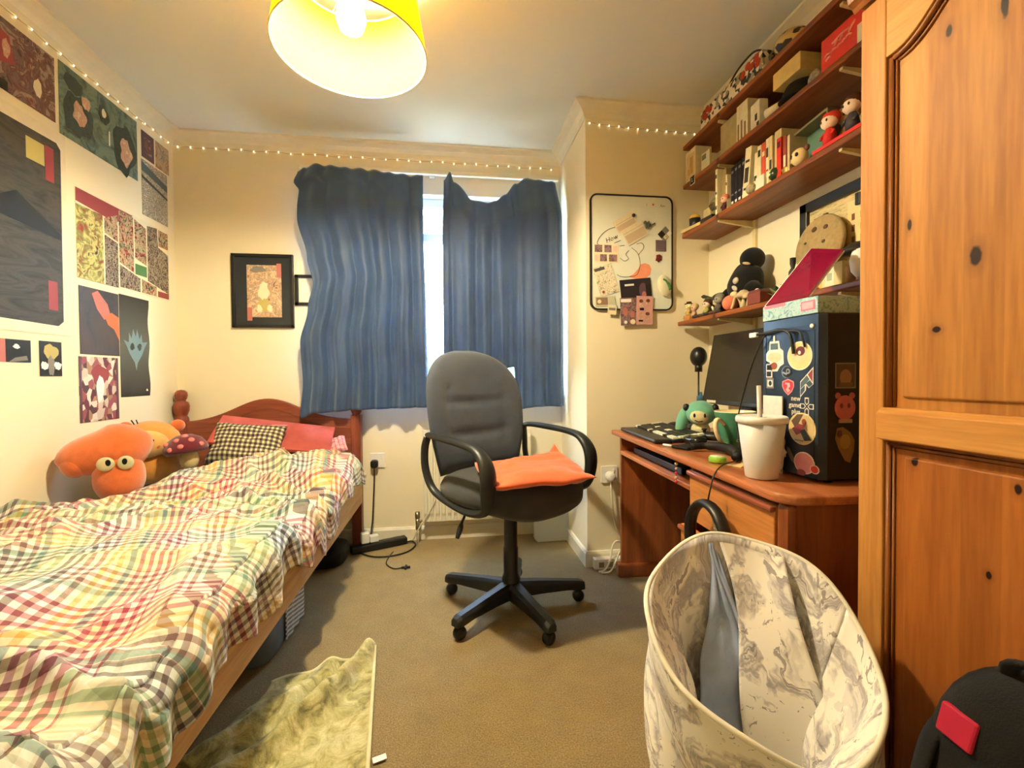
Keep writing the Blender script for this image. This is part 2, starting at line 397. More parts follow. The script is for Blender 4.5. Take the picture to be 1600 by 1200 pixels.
rail = thing('curtain_rail', 'white curtain track fixed above the window', 'curtain rail', (-.1, YW, 2.15))
mk('track', B().box(-.84, .66, YW-.045, YW-.02, 2.16, 2.185), m_trim, rail, bevel=.004)
for x in (-.7, -.1, .5): mk('bracket', B().box(x-.015, x+.015, YW-.03, YW+.001, 2.155, 2.20), m_trim, rail)

# ================================================================== BED
m_pine_red = wood('reddish_pine', (122, 62, 46), (166, 96, 72), axis=0, knots=((-.28, -.05, .012, .008),), plane=(0, 2))
m_pine_redv = wood('reddish_pine_upright', (112, 54, 40), (154, 84, 64), axis=2)
m_rail = wood('pale_pine_rail', (184, 132, 84), (214, 168, 116), axis=1, knots=((.15, -.02, .02, .012), (-.55, .03, .014, .010)), plane=(1, 2), knotcol=(120, 70, 35))
bed = thing('bed', 'single pine bed with an arched reddish headboard', 'bed', (-1.0, 1.5, 0))
pts = []
for i in range(41):
    u = i/40; x = -1.45+.90*u; z = .735+.125*math.exp(-((u-.47)/.26)**2)
    pts.append((x, z))
pts = [(-1.45, .30)]+pts+[(-.55, .30)]
b = B().prism(pts, .026, frame((0, 2.715, 0), (1, 0, 0), (0, 0, 1)))
mk('headboard', b, m_pine_red, bed, bevel=.005)
b = B().prism([(x, z-.05) for x, z in pts[1:-1]]+[(x, z-.058) for x, z in pts[1:-1]][::-1], .004, frame((0, 2.690, 0), (1, 0, 0), (0, 0, 1)))
mk('headboard_moulding', b, m_pine_red, bed)
b = B().box(-.572, -.518, 2.672, 2.728, 0, .76)
b.lathe([(.020, .76), (.030, .782), (.036, .80), (.038, .825), (.033, .845), (.022, .855), (.030, .885), (.028, .902), (.018, .912), (.001, .915)], (-.545, 2.70, 0), n=24)
mk('bedpost', b, m_pine_redv, bed, bevel=.003)
for px in (-1.472,):
    b = B().lathe([(.030, 0), (.034, .02), (.036, .74), (.034, .76), (.026, .772), (.030, .782), (.037, .80), (.039, .825), (.034, .845), (.022, .852), (.022, .858), (.028, .868), (.031, .885), (.028, .902), (.018, .912), (.001, .915)], (px, 2.70, 0), n=28)
    mk('bedpost', b, m_pine_redv, bed)
mk('side_rail', B().box(-.537, -.513, .22, 2.672, .258, .40), m_rail, bed, bevel=.004)
mk('side_rail', B().box(-1.500, -1.478, .22, 2.672, .258, .40), m_rail, bed, bevel=.004)
mk('leg', B().box(-.60, -.54, .24, .30, 0, .40), m_rail, bed, bevel=.004)
mk('leg', B().box(-1.47, -1.41, .24, .30, 0, .40), m_rail, bed, bevel=.004)
for k in range(10): mk('slat', B().box(-1.478, -.537, .35+k*.24, .42+k*.24, .262, .278), m_rail, bed)
m_blue = mat('pale_blue_cotton', (118, 142, 178), 0.85, bump=.2, bscale=300)
def rbox(x0, x1, y0, y1, z0, z1, p=6, nu=48, nv=16):
    """soft-edged block"""
    c = Vector(((x0+x1)/2, (y0+y1)/2, (z0+z1)/2)); h = ((x1-x0)/2, (y1-y0)/2, (z1-z0)/2)
    return c, h, lambda d: (abs(d.x)**p+abs(d.y)**p+abs(d.z)**p)**(-1/p)
c, h, f = rbox(-1.475, -.540, .26, 2.66, .279, .490, 10)
single('mattress', B().ell(c, h, nu=96, nv=24, f=f), m_blue, 'pale blue mattress lying on the pine bed', 'mattress')
# duvet --------------------------------------------------------------
n = NT('rainbow_gingham'); t = n.add('ShaderNodeUVMap'); s = n.add('ShaderNodeSeparateXYZ')
n.link(t.outputs[0], s.inputs[0]); U, V = s.outputs[0], s.outputs[1]
BAND = [(0, (172, 46, 84)), (.09, (172, 46, 84)), (.15, (206, 206, 186)), (.25, (134, 104, 96)), (.38, (210, 196, 150)), (.48, (130, 164, 120)), (.58, (70, 62, 72)), (.70, (140, 96, 90)), (.80, (220, 176, 84)), (.90, (166, 66, 92))]
BAND0 = [(0, (196, 70, 96)), (.10, (196, 70, 96)), (.16, (222, 214, 150)), (.30, (150, 118, 92)), (.44, (225, 196, 104)), (.56, (166, 196, 134)), (.68, (92, 92, 96)), (.80, (224, 176, 92)), (.90, (176, 96, 110))]
GRND = [(0, (232, 224, 214)), (.2, (236, 232, 218)), (.36, (226, 230, 212)), (.5, (238, 224, 188)), (.62, (214, 224, 232)), (.75, (236, 234, 228)), (.88, (236, 218, 184))]
GRND0 = [(0, (240, 224, 196)), (.2, (246, 238, 196)), (.36, (226, 238, 200)), (.5, (250, 226, 150)), (.62, (214, 232, 232)), (.75, (244, 240, 220)), (.88, (240, 214, 150))]
def stripes(x, period, off, fine):
    q = n.math('FRACT', n.math('ADD', n.math('DIVIDE', x, period), off))
    band = n.ramp(q, [(p, lin(c)) for p, c in BAND], True); gr = n.ramp(q, [(p, lin(c)) for p, c in GRND])
    sq = n.math('GREATER_THAN', n.math('FRACT', n.math('DIVIDE', x, fine)), .52)
    c = n.mix(n.math('MULTIPLY', sq, .95), gr, band)
    q2 = n.math('FRACT', n.math('ADD', n.math('DIVIDE', x, period*.5), off*.5))
    teal = n.math('MULTIPLY', n.math('GREATER_THAN', q2, .60), n.math('LESS_THAN', q2, .655))
    return n.mix(n.math('MULTIPLY', teal, .85), c, lin((84, 136, 132)))
c1 = stripes(U, .44, .13, .0215); c2 = stripes(V, .50, .55, .0215)
c = n.mix(.5, c1, c2); c = n.mix(.50, c, n.mix(1, c1, c2, 'MULTIPLY')); n.color(c)
n.b.inputs['Roughness'].default_value = .85; n.b.inputs['Sheen Weight'].default_value = .15
co = n.coord(); nz_ = n.noise(co, 7, 4, .55, .6); nz_ = n.math('ABSOLUTE', n.math('SUBTRACT', nz_, .5)); n.bump(nz_, .55, .05); m_duvet = n.m
def ridge(p): return 1-abs(noise.noise(p))*2
def duvet_top(x, y):
    z = .515
    z += .075*math.exp(-((y-2.28)/.30)**2)*math.exp(-((x+.80)/.38)**2)
    z += .035*math.exp(-((y-1.2)/.7)**2)*math.exp(-((x+.95)/.35)**2)
    z += .030*noise.noise(Vector((x*2.2, y*1.6, 3)))+.018*noise.noise(Vector((x*5, y*4, 9)))
    # long folds that run across the bed and fan towards the near corner
    q = noise.noise(Vector((x*1.7, y*1.7, 5)))
    for ang, fr, am, sd in ((22, 4.2, .042, 1), (-28, 5.6, .034, 2), (55, 7, .020, 3), (8, 10, .012, 4), (-60, 14, .005, 5)):
        ca, sa = math.cos(R(ang)), math.sin(R(ang)); a = x*ca+y*sa; c = -x*sa+y*ca
        r = ridge(Vector((a*1.3+q*.8, c*fr+q*1.5, sd*7.7)))
        z += am*(max(r, 0)**2.2-.35)
    return z
def duvet():
    b = B(); NU, NV = 230, 330; vs, uv = [], []
    for j in range(NV+1):
        for i in range(NU+1):
            s, t = i/NU, j/NV
            yend = lerp_tab([(0, 1.80), (.18, 1.86), (.30, 2.12), (.42, 2.30), (.55, 2.46), (.86, 2.52), (1, 2.44)], s)
            yend += .02*noise.noise(Vector((s*9, 2, 2)))
            y = .30+(yend-.30)*t
            drop = lerp_tab([(0, .075), (.12, .10), (.3, .075), (.42, .12), (.5, .07), (.62, .10), (.8, .06), (.93, .085), (1, .03)], (y-.3)/2.2)+.022*noise.noise(Vector((y*9, 0, 1)))
            top = .955; r = .055; arc = r*PI/2
            a = s*(top+arc+drop)
            edge = .018*noise.noise(Vector((y*7, 3, 0)))+.012*noise.noise(Vector((y*19, 5, 0)))
            if a < top: x = -1.495+a; z = duvet_top(x, y); nx = 0
            else:
                q = min((a-top)/arc, 1)*PI/2; x = -1.495+top+r*math.sin(q); z = duvet_top(-.54, y)-r*(1-math.cos(q)); nx = math.sin(q)
                if a > top+arc: z -= (a-top-arc)
            x += nx*(.018+edge+.012*math.sin(y*42+3*noise.noise(Vector((y*4, 1, 1))))*(.4 if a < top+arc else 1))
            if t > .97 : z -= .03*(t-.97)/.03
            if s < .04: z -= .04*(1-s/.04)
            z = max(z, .497 if x < -.55 else 0)
            if x > -.535: x = max(x, -.500)
            vs.append(Vector((x, y, z)))
            w1 = .055*noise.noise(Vector((x*2.2, y*2.2, 11)))+.010*noise.noise(Vector((x*6, y*6, 12))); w2 = .055*noise.noise(Vector((x*2.2, y*2.2, 15)))+.010*noise.noise(Vector((x*6, y*6, 17)))
            aa, yy = a+w1, y+w2; ca, sa = math.cos(R(14)), math.sin(R(14))
            uv.append((aa*ca+yy*sa+2, -aa*sa+yy*ca+2))
    f = [(j*(NU+1)+i, j*(NU+1)+i+1, (j+1)*(NU+1)+i+1, (j+1)*(NU+1)+i) for j in range(NV) for i in range(NU)]
    me = bpy.data.meshes.new('duvet'); org = Vector((-1.0, 1.4, .49)); me.from_pydata([v-org for v in vs], [], f)
    l = me.uv_layers.new(name='UVMap')
    for p in me.polygons:
        p.use_smooth = True
        for li in p.loop_indices: l.data[li].uv = uv[me.loops[li].vertex_index]
    me.materials.append(m_duvet); o = bpy.data.objects.new('duvet', me); COL.objects.link(o); o.location = org
    k = o.modifiers.new('solid', 'SOLIDIFY'); k.thickness = .008; k.offset = 1
    return tag(o, 'crumpled multicoloured gingham duvet spread over the bed', 'duvet')
duvet()

# ================================================================== OFFICE CHAIR
m_black = mat('black_chair_plastic', (26, 29, 31), .42, var=.06, bump=.08, bscale=300)
m_seatf = mat('charcoal_chair_fabric', (62, 63, 64), .9, var=.10, bump=.5, bscale=700, sheen=.2)
m_backf = mat('hazed_grey_chair_fabric', (70, 76, 90), .9, var=.08, bump=.4, bscale=700, sheen=.25)  # backrest: bluish veil from the window is mixed into the grey fabric colour
CH = (.24, 1.87, 0); CA = 35
chair = thing('office_chair', 'dark grey swivel office chair with loop arms on castors before the window', 'chair', CH, CA)
CX = XF[chair.name]
def chb(): return B(CX)
# seat: superellipse plan, domed top, waterfall front (front = -Y)
def seat_ring(z, k, dy=0): 
    return [Vector((k*.280*math.copysign(abs(math.cos(a))**.72, math.cos(a)), dy-.012+k*.258*math.copysign(abs(math.sin(a))**.78, math.sin(a)), z)) for a in [2*PI*i/56 for i in range(56)]]
b = chb(); rs = []
for z, k in ((.484, .55), (.474, .80), (.480, .93), (.504, 1.0), (.534, 1.01), (.558, .965), (.574, .85), (.582, .66), (.584, .40), (.582, .15), (.5815, .02)):
    ring = seat_ring(z, k)
    for p in ring:
        f = max(0, -p.y-.10)/.135; p.z -= .030*f*f
    rs.append(ring)
b.rings(rs); mk('seat', b, m_seatf, chair)
b = chb(); b.rings([seat_ring(.466, .5), seat_ring(.470, .86), seat_ring(.482, .955), seat_ring(.490, .96)]); mk('seat_shell', b, m_black, chair)
b = chb().box(-.10, .10, -.12, .12, .455, .482).box(-.03, .03, .12, .27, .458, .474).box(-.03, .03, .25, .27, .46, .70)
mk('mechanism', b, m_black, chair, bevel=.008)
# backrest: curved padded panel leaning back
def back_shape(u, v, off):
    """u -1..1 across, v 0..1 up; off = depth of surface"""
    z = .560+.536*v; wv = .222+.048*math.sin(min(v/.5, 1)*PI/2) if v < .5 else .270*(1-((v-.5)/.5*.985)**3)**.5
    x = u*wv; y = .225+.085*v**1.3 - .045*(x/.245)**2*1.0 + off
    return x, y, z
b = chb(); NA, NB = 28, 36; front, rear = [], []
def bk(u, v, sgn):
    e = (1-abs(u)**5)*(1-abs(2*v-1)**8); e = max(e, 0)**.5
    off = sgn*.034*e
    if sgn < 0:   # quilted creases on the front
        off -= .006*e
        for q, wd, am in ((.30, .035, .010), (.56, .03, .009)): off += am*math.exp(-((v-q-.02*abs(u))/wd)**2)*math.exp(-(u/.62)**6)
        off += .006*math.exp(-((abs(u)-.58)/.06)**2)*(1 if .22 < v < .72 else 0)
    return Vector(back_shape(u, v, off))
b.grid(lambda u, v: bk(2*u-1, v, -1), NA, NB); b.grid(lambda u, v: bk(2*u-1, v, 1), NA, NB)
bmesh.ops.remove_doubles(b.bm, verts=b.bm.verts, dist=.0008)
mk('backrest', b, m_backf, chair)
# arms: closed loops either side
for s in (-1, 1):
    b = chb(); x = s*.285
    loop = [(x-s*.035, .205, .735), (x, .165, .742), (x+s*.006, .06, .738), (x+s*.006, -.07, .728), (x, -.15, .708), (x, -.195, .655), (x, -.200, .58), (x-s*.01, -.175, .505), (x-s*.012, -.08, .478), (x-s*.012, .06, .490), (x-s*.008, .16, .525), (x, .20, .60), (x, .205, .68), (x-s*.01, .20, .73)]
    pth = smooth_path(loop, 6)
    rr = []
    for i, p in enumerate(pth):
        f = i/len(pth); rr.append(.017+.017*math.exp(-((f-.42)/.14)**2)+.004*math.exp(-((f-.15)/.1)**2))
    b.tube(pth, rr, 12, flat=.62); mk('armrest', b, m_black, chair)
b = chb().tube(smooth_path([(-.05, 0, .468), (-.20, .01, .455), (-.245, .0, .43), (-.27, -.01, .395), (-.285, -.015, .37)]), [.005]*14+[.006, .009, .011, .011, .011, .010, .010, .009, .009, .008, .007][:11], 8)
mk('height_lever', b, m_black, chair)
b = chb().lathe([(.036, .07), (.040, .09), (.038, .13), (.031, .15), (.031, .26), (.028, .262), (.028, .38), (.025, .384), (.025, .465)], n=24); mk('column', b, m_black, chair)
b = chb().lathe([(.028, .055), (.05, .06), (.055, .085), (.042, .115), (.03, .118)], n=28); mk('hub', b, m_black, chair)
m_cast = mat('black_castor', (22, 22, 23), .35, var=.04)
for k, wa in enumerate((3, 77, 147, 222, 290)):
    a = R(wa-CA); d = Vector((math.cos(a), math.sin(a), 0)); q = Vector((-d.y, d.x, 0))
    b = chb(); rs = []
    for r, wd, z0, z1 in ((.03, .034, .056, .118), (.12, .029, .060, .112), (.24, .026, .062, .100), (.300, .025, .056, .094), (.322, .018, .056, .086)):
        rs.append([d*r+q*wd+Vector((0, 0, z0)), d*r+q*wd+Vector((0, 0, z1-.01)), d*r+q*wd*.5+Vector((0, 0, z1)), d*r-q*wd*.5+Vector((0, 0, z1)), d*r-q*wd+Vector((0, 0, z1-.01)), d*r-q*wd+Vector((0, 0, z0))])
    b.rings(rs, smooth=False); leg = mk('leg', b, m_black, chair, bevel=.004)
    b = chb(); c = d*.295+Vector((0, 0, .026)); ax = (q*math.cos(k*1.1)+d*math.sin(k*1.1)); ax.z = 0; ax.normalize()
    for sg in (-1, 1):
        m = frame(c+ax*sg*.006, ax.cross(Vector((0, 0, 1))), (0, 0, 1)); 
        b.lathe([(.018, -.001), (.025, 0), (.0255, .012), (.022, .020), (.008, .022)], m=m if sg > 0 else frame(c+ax*sg*.006, ax.cross(Vector((0, 0, 1)))*-1, (0, 0, 1)), n=20)
    b.cyl(c+Vector((0, 0, .015)), d*.295+Vector((0, 0, .062)), .007)
    mk('castor', b, m_cast, leg)
# orange cushion lying on the seat, one corner sticking up
m_orange = mat('orange_velvet', (226, 104, 58), .75, var=.10, scale=25, bump=.25, bscale=200, sheen=.6)
b = B()
def cush(u, v, sg):
    x = (u-.5)*.40; y = (v-.5)*.30
    e = max(0, (1-abs(2*u-1)**3))*max(0, (1-abs(2*v-1)**3)); th = .032*e**.6
    crn = (max(u, 0)**5)*(max(v, 0)**5)
    z = .032+sg*th+.075*crn**.8+.03*v*v*(1-.4*u)+.012*noise.noise(Vector((u*4, v*4, 2)))+.008*max(0, ridge(Vector((u*2+v*2, v*5, 8))))
    x += .015*noise.noise(Vector((v*3, 5, 1)))-.06*crn; y += .012*noise.noise(Vector((u*3, 9, 1)))-.02*crn
    return x, y, z
mc = T(.310, 1.715, .560) @ RZ(9)
for sg in (1, -1): b.grid(lambda u, v: mc @ Vector(cush(u, v, sg)), 34, 28)
bmesh.ops.remove_doubles(b.bm, verts=b.bm.verts, dist=.0008)
single('cushion', b, m_orange, 'orange velvet cushion crumpled on the office chair seat', 'cushion')

# ================================================================== WINDOW WALL: radiator, sockets, cables
m_rad = mat('cream_radiator_enamel', (232, 226, 204), .35, var=.02)
rad = thing('radiator', 'cream panel radiator with vertical ribs on the wall behind the office chair', 'radiator', (.15, 2.72, .10))
b = B(); x0, x1, z0, z1 = -.175, .47, .13, .66; pts = []
nr = 19; wdt = (x1-x0)/nr
rings = []
for z, k in ((z0, .2), (z0+.03, .35), (z0+.05, 1), (z1-.05, 1), (z1-.03, .35), (z1, .2)):
    ring = []
    for i in range(nr):
        for dx, dy in ((0, 0), (.25, 0), (.35, .010), (.85, .010), (.95, 0)):
            ring.append(Vector((x0+(i+dx)*wdt, 2.664-dy*k, z)))
    ring += [Vector((x1, 2.664, z)), Vector((x1, 2.70, z)), Vector((x0, 2.70, z))]
    rings.append(ring)
b.rings(rings, smooth=False); mk('panel', b, m_rad, rad)
mk('valve', B().cyl((x0-.03, 2.68, .085), (x0-.03, 2.68, .15), .012).cyl((x0-.03, 2.68, .15), (x0-.03, 2.68, .185), .015).cyl((x0-.035, 2.68, .125), (x0+.01, 2.68, .135), .007), mat('nickel', (170, 165, 150), .3, metal=1), rad)
mk('pipe', B().cyl((x0-.03, 2.68, 0), (x0-.03, 2.68, .09), .0075), m_rad, rad); mk('pipe', B().cyl((x1+.02, 2.68, 0), (x1+.02, 2.68, .16), .0075), m_rad, rad)
mk('valve', B().cyl((x1+.02, 2.68, .09), (x1+.02, 2.68, .17), .013).cyl((x1+.025, 2.68, .135), (x1-.01, 2.68, .14), .007), m_rad, rad)
for x in (-.02, .33): mk('bracket', B().box(x-.01, x+.01, 2.695, YW, .2, .6), m_rad, rad)
m_sock = mat('white_socket_plastic', (238, 236, 228), .3, var=.02)
def socket(name, x, y, z, w, label):
    t = thing(name, label, 'socket', (x, y, z))
    mk('face_plate', B().prism(rrect(w, .086, .006), .009, frame((x, y-.0005, z), (1, 0, 0), (0, 0, 1))), m_sock, t, bevel=.002)
    mk('switch', B().box(x+w*.22, x+w*.32, y-.013, y-.008, z+.008, z+.026), m_sock, t, bevel=.001)
    return t
socket('wall_socket', -.436, YW, .484, .086, 'white wall socket beside the bedpost with a black plug in it')
socket('wall_socket', .795, YP, .470, .086, 'white wall socket on the chimney breast beside the desk')
m_cab = mat('black_rubber', (18, 18, 19), .45, var=.03); m_cabw = mat('white_cable', (228, 222, 200), .45, var=.03)
pl_ = thing('black_plug', 'black mains plug with its lead in the socket beside the bed', 'plug', (-.452, 2.74, .46))
b = B().prism(rrect(.042, .046, .014), .036, frame((-.452, 2.7395, .468), (1, 0, 0), (0, 0, 1))); mk('plug_body', b, m_cab, pl_, bevel=.006)
mk('lead', B().tube(smooth_path([(-.452, 2.715, .447), (-.452, 2.712, .40), (-.456, 2.71, .30), (-.463, 2.70, .15), (-.468, 2.69, .10), (-.47, 2.668, .062)]), .0038), m_cab, pl_)
ps = thing('power_strip', 'black power strip lying on the carpet by the wall', 'power strip', (-.41, 2.64, 0), 24)
Mx = XF[ps.name]
mk('strip_body', B(Mx).box(-.165, .150, -.028, .028, .002, .040), m_cab, ps, bevel=.006)
for k in range(3): mk('outlet', B(Mx).box(-.055+k*.065, -.015+k*.065, -.018, .018, .0395, .0425), mat('dark_grey_plastic', (44, 44, 46), .5), ps, bevel=.001)
t = thing('white_adapter', 'white charger block standing in the black power strip', 'adapter', (-.47, 2.625, .04), 20)
Mx = XF[t.name]; mk('adapter_body', B(Mx).box(-.045, .0, -.022, .022, .003, .062), m_sock, t, bevel=.006); mk('adapter_prong', B(Mx).box(.002, .05, -.02, .02, .003, .04), m_sock, t, bevel=.005)
def cable(name, pts, r, m, label, cat='cable', group=None, n=7): return single(name, B().tube(smooth_path(pts, n), r, 7), m, label, cat, group)
cable('black_cable', [(-.56, 2.655, .006), (-.50, 2.56, .006), (-.42, 2.50, .006), (-.33, 2.50, .006), (-.25, 2.55, .006), (-.215, 2.63, .010), (-.24, 2.69, .012), (-.28, 2.67, .012)], .0042, m_cab, 'thick black cable curling over the carpet in front of the power strip')
cable('thin_black_cable', [(-.33, 2.56, .006), (-.345, 2.48, .005), (-.345, 2.40, .005), (-.30, 2.335, .005), (-.255, 2.34, .005)], .0026, m_cab, 'thin black cable end with a small plug lying on the carpet')
single('small_plug', B().box(-.262, -.218, 2.33, 2.342, .002, .012).box(-.245, -.235, 2.315, 2.36, .002, .012), m_cab, 'tiny black connector on the carpet near the chair', 'plug', bevel=.002)
cable('white_cable', [(-.27, 2.70, .012), (-.235, 2.69, .02), (-.20, 2.655, .09), (-.13, 2.65, .20), (-.10, 2.652, .26), (-.07, 2.655, .34)], .0034, m_cabw, 'thin white cable rising past the radiator valve')
# translucent storage panel by the corner
n = NT('frosted_plastic'); n.b.inputs['Base Color'].default_value = (*lin((226, 232, 226)), 1); n.b.inputs['Roughness'].default_value = .35; n.b.inputs['Transmission Weight'].default_value = .35; m_frost = n.m
b = B().prism([(-.105, .02), (-.085, 0), (.095, 0), (.105, .02), (.105, .36), (-.105, .36)], .010, frame((.575, 2.585, .004), (1, .02, 0), (0, .12, 1)))
single('plastic_board', b, m_frost, 'frosted white plastic board leaning in the corner behind the chair', 'board', bevel=.003)
# chimney corner: extension block, plug and leads
t = thing('white_extension_block', 'white extension block standing on the carpet against the chimney breast', 'power strip', (.78, 2.20, 0))
mk('block_body', B().box(.700, .862, 2.166, 2.206, .002, .055), m_sock, t, bevel=.005)
for k in range(3): mk('outlet', B().box(.722+k*.045, .748+k*.045, 2.163, 2.168, .015, .04), mat('outlet_shadow_grey', (150, 146, 130), .5), t)
t = thing('white_plug', 'round white plug in the socket beside the desk', 'plug', (.795, 2.2, .46))
mk('plug_body', B().lathe([(.024, 0), (.026, .012), (.022, .034), (.010, .038), (.001, .038)], m=frame((.795, 2.2125, .462), (1, 0, 0), (0, 0, 1)), n=28), m_sock, t)
mk('lead', B().tube(smooth_path([(.796, 2.197, .442), (.798, 2.192, .38), (.806, 2.19, .28), (.822, 2.192, .20), (.845, 2.20, .16)]), .0045), m_cabw, t)
cable('white_cable_loop', [(.86, 2.195, .12), (.82, 2.185, .135), (.795, 2.175, .11), (.775, 2.15, .06), (.745, 2.13, .02), (.71, 2.135, .008)], .005, m_cabw, 'thick white cable curving down beside the desk foot', group='white leads by the desk foot')
cable('white_cable_loop', [(.86, 2.175, .10), (.825, 2.155, .09), (.80, 2.14, .05), (.765, 2.12, .012), (.72, 2.12, .008)], .0045, m_cabw, 'thin white cable lying over the extension block end', group='white leads by the desk foot')

# ================================================================== PICTURES
def picture(name, label, cat, m, w, h, base, layers, t=.0012, group=None, outline=None):
    """a flat printed thing: base sheet plus printed shapes (u,v in 0..1 of the sheet), each a hair proud of the last"""
    mats = [base]; b = B(); b.prism(outline or [(0, 0), (w, 0), (w, h), (0, h)], t, m)
    for k, (pts, mm) in enumerate(layers):
        if mm not in mats: mats.append(mm)
        b.mi = mats.index(mm)
        b.prism([(u*w, v*h) for u, v in pts], .0002+.00012*k, m @ T(0, 0, t))
    o = mk(name, b, mats); c = m @ Vector((w/2, 0, 0)); o.data.transform(Matrix.Translation(-c)); o.location = c
    return tag(o, label, cat, group)
def bl(cx, cy, rx, ry, n=26):
    return [(cx+rx*math.cos(2*PI*i/n)*(1+.16*math.sin(6*PI*i/n+cx*40)+.10*math.sin(10*PI*i/n+cy*60)), cy+ry*math.sin(2*PI*i/n)*(1+.14*math.sin(4*PI*i/n+cy*50)+.10*math.sin(14*PI*i/n+cx*30))) for i in range(n)]
def LW(y, z): return frame((XL+.0012, y, z), (0, 1, 0), (0, 0, 1))
def FW(x, z, yy=YW): return frame((x, yy-.0012, z), (1, 0, 0), (0, 0, 1))
def rc(u0, v0, u1, v1): return [(u0, v0), (u1, v0), (u1, v1), (u0, v1)]
def el(cx, cy, rx, ry, n=20): return [(cx+rx*math.cos(2*PI*i/n), cy+ry*math.sin(2*PI*i/n)) for i in range(n)]
P_ = lambda nm, c, r=.45: mat(nm, c, r, var=.05)
pap = P_('off_white_paper', (232, 222, 192)); 
a_dark = art('print_dark_sea', [(34, 32, 30), (52, 50, 46), (66, 62, 56), (46, 44, 42)], 5, stretch=(1, .7, 3), seed=1, dist=2.5)
a_redman = art('print_maroon_crowd', [(58, 38, 40), (120, 96, 92), (96, 42, 42), (164, 146, 132), (70, 58, 62)], 18, seed=2)
a_teal = art('print_teal_forest', [(58, 70, 66), (88, 108, 98), (116, 136, 120), (66, 72, 70)], 12, seed=3)
a_comic = art('print_comic_red', [(26, 22, 24), (150, 44, 40), (190, 176, 140), (70, 74, 50), (40, 30, 34)], 34, seed=4)
a_comic2 = art('print_comic_dark', [(20, 18, 20), (66, 44, 48), (170, 158, 136), (36, 30, 34), (120, 44, 48)], 42, seed=5)
a_comic3 = art('print_comic_green', [(150, 46, 38), (120, 128, 66), (208, 196, 120), (54, 40, 34)], 22, seed=6)
a_manga = art('print_manga_ink', [(20, 22, 26), (236, 228, 206), (40, 44, 52), (206, 196, 172), (26, 26, 30)], 46, seed=7, dist=3)
a_orange = art('print_blue_haze', [(44, 44, 56), (64, 62, 72), (78, 66, 70)], 5, seed=8)
a_pix = art('print_magenta_mosaic', [(104, 44, 66), (206, 192, 176), (150, 80, 90), (226, 216, 200), (80, 52, 62), (166, 130, 100)], 46, kind='voronoi', seed=9, stretch=(1, 1, .7))
m_k = P_('print_black', (20, 19, 20)); m_red = P_('print_red', (146, 56, 60)); m_pink = P_('print_pink', (186, 112, 104)); m_skin = art('print_peach', [(214, 176, 152), (190, 146, 124), (224, 196, 172)], 34, seed=72); m_org = P_('print_orange', (206, 112, 70)); m_gold = P_('print_mustard', (186, 172, 100)); m_tealk = art('print_deep_teal', [(34, 46, 48), (56, 72, 70), (40, 54, 56)], 30, seed=71); m_cream = P_('print_cream', (230, 220, 186)); m_grn = P_('print_green', (70, 122, 74)); m_ice = P_('print_ice_blue', (78, 100, 108)); m_wht = P_('print_white', (240, 238, 230)); m_grey = P_('print_grey', (128, 124, 116)); m_brn = P_('print_brown', (110, 62, 42)); m_prp = P_('print_plum', (92, 66, 84))
# big dark woodcut-style poster with a cream margin
o = picture('sea_poster', 'large dark grey poster with red tabs and wide cream margin, leftmost on the left wall', 'poster', LW(1.50, 1.150), .535, .79, pap,
    [([(0, .06), (.90, .045), (.945, .07), (.955, .92), (.92, .945), (0, .935)], a_dark),
     (rc(.68, .80, .82, .90), m_gold), (rc(.825, .74, .895, .905), m_red), (rc(.825, .12, .90, .26), m_red),
     ([(.0, .28), (.35, .30), (.42, .36), (.28, .40), (.30, .47), (.15, .50), (.0, .48)], m_cream), ([(0, .56), (.3, .60), (.45, .57), (.6, .63), (.78, .56), (.94, .50), (.94, .47), (.5, .50), (0, .50)], m_k)])
picture('maroon_poster', 'maroon and grey battle picture high on the left wall near the camera', 'poster', LW(1.70, 1.975), .293, .247, a_redman, [(bl(.75, .35, .06, .12), m_cream), ([(.1, .3), (.45, .45), (.38, .8), (.2, .85)], m_red), (rc(.0, .0, .35, .14), m_k), (bl(.34, .6, .05, .12), m_skin)])
picture('teal_poster', 'teal green wide poster with two pale faces in dark hair beside the cornice', 'poster', LW(2.012, 1.946), .445, .287, a_teal,
    [(bl(.20, .40, .17, .33), m_tealk), (bl(.80, .36, .17, .36), m_tealk), (bl(.22, .44, .075, .16), m_skin), (bl(.82, .34, .085, .20), m_skin), (bl(.16, .80, .10, .13), m_tealk), (bl(.30, .66, .05, .10), m_skin), (bl(.52, .70, .07, .13), m_tealk), (bl(.52, .72, .03, .06), m_cream), (rc(.58, .28, .595, .5), m_wht)])
picture('small_print', 'small plum coloured print under the cornice near the room corner', 'print', LW(2.490, 2.085), .095, .132, m_prp, [(rc(.2, .2, .8, .8), a_redman)])
picture('small_print', 'small beige figure print in the top room corner', 'print', LW(2.598, 2.08), .110, .137, art('print_beige', [(150, 120, 96), (196, 172, 140), (110, 92, 80)], 20, seed=12), [(bl(.5, .6, .2, .25), a_manga)])
picture('blue_comic_print', 'blue and white comic page print below the two small corner prints', 'print', LW(2.486, 1.797), .203, .275, a_manga, [([(0, .8), (1, .66), (1, .78), (0, .96)], m_ice), ([(0, .66), (1, .50), (1, .54), (0, .72)], m_tealk)])
gut = m_cream; L_ = []
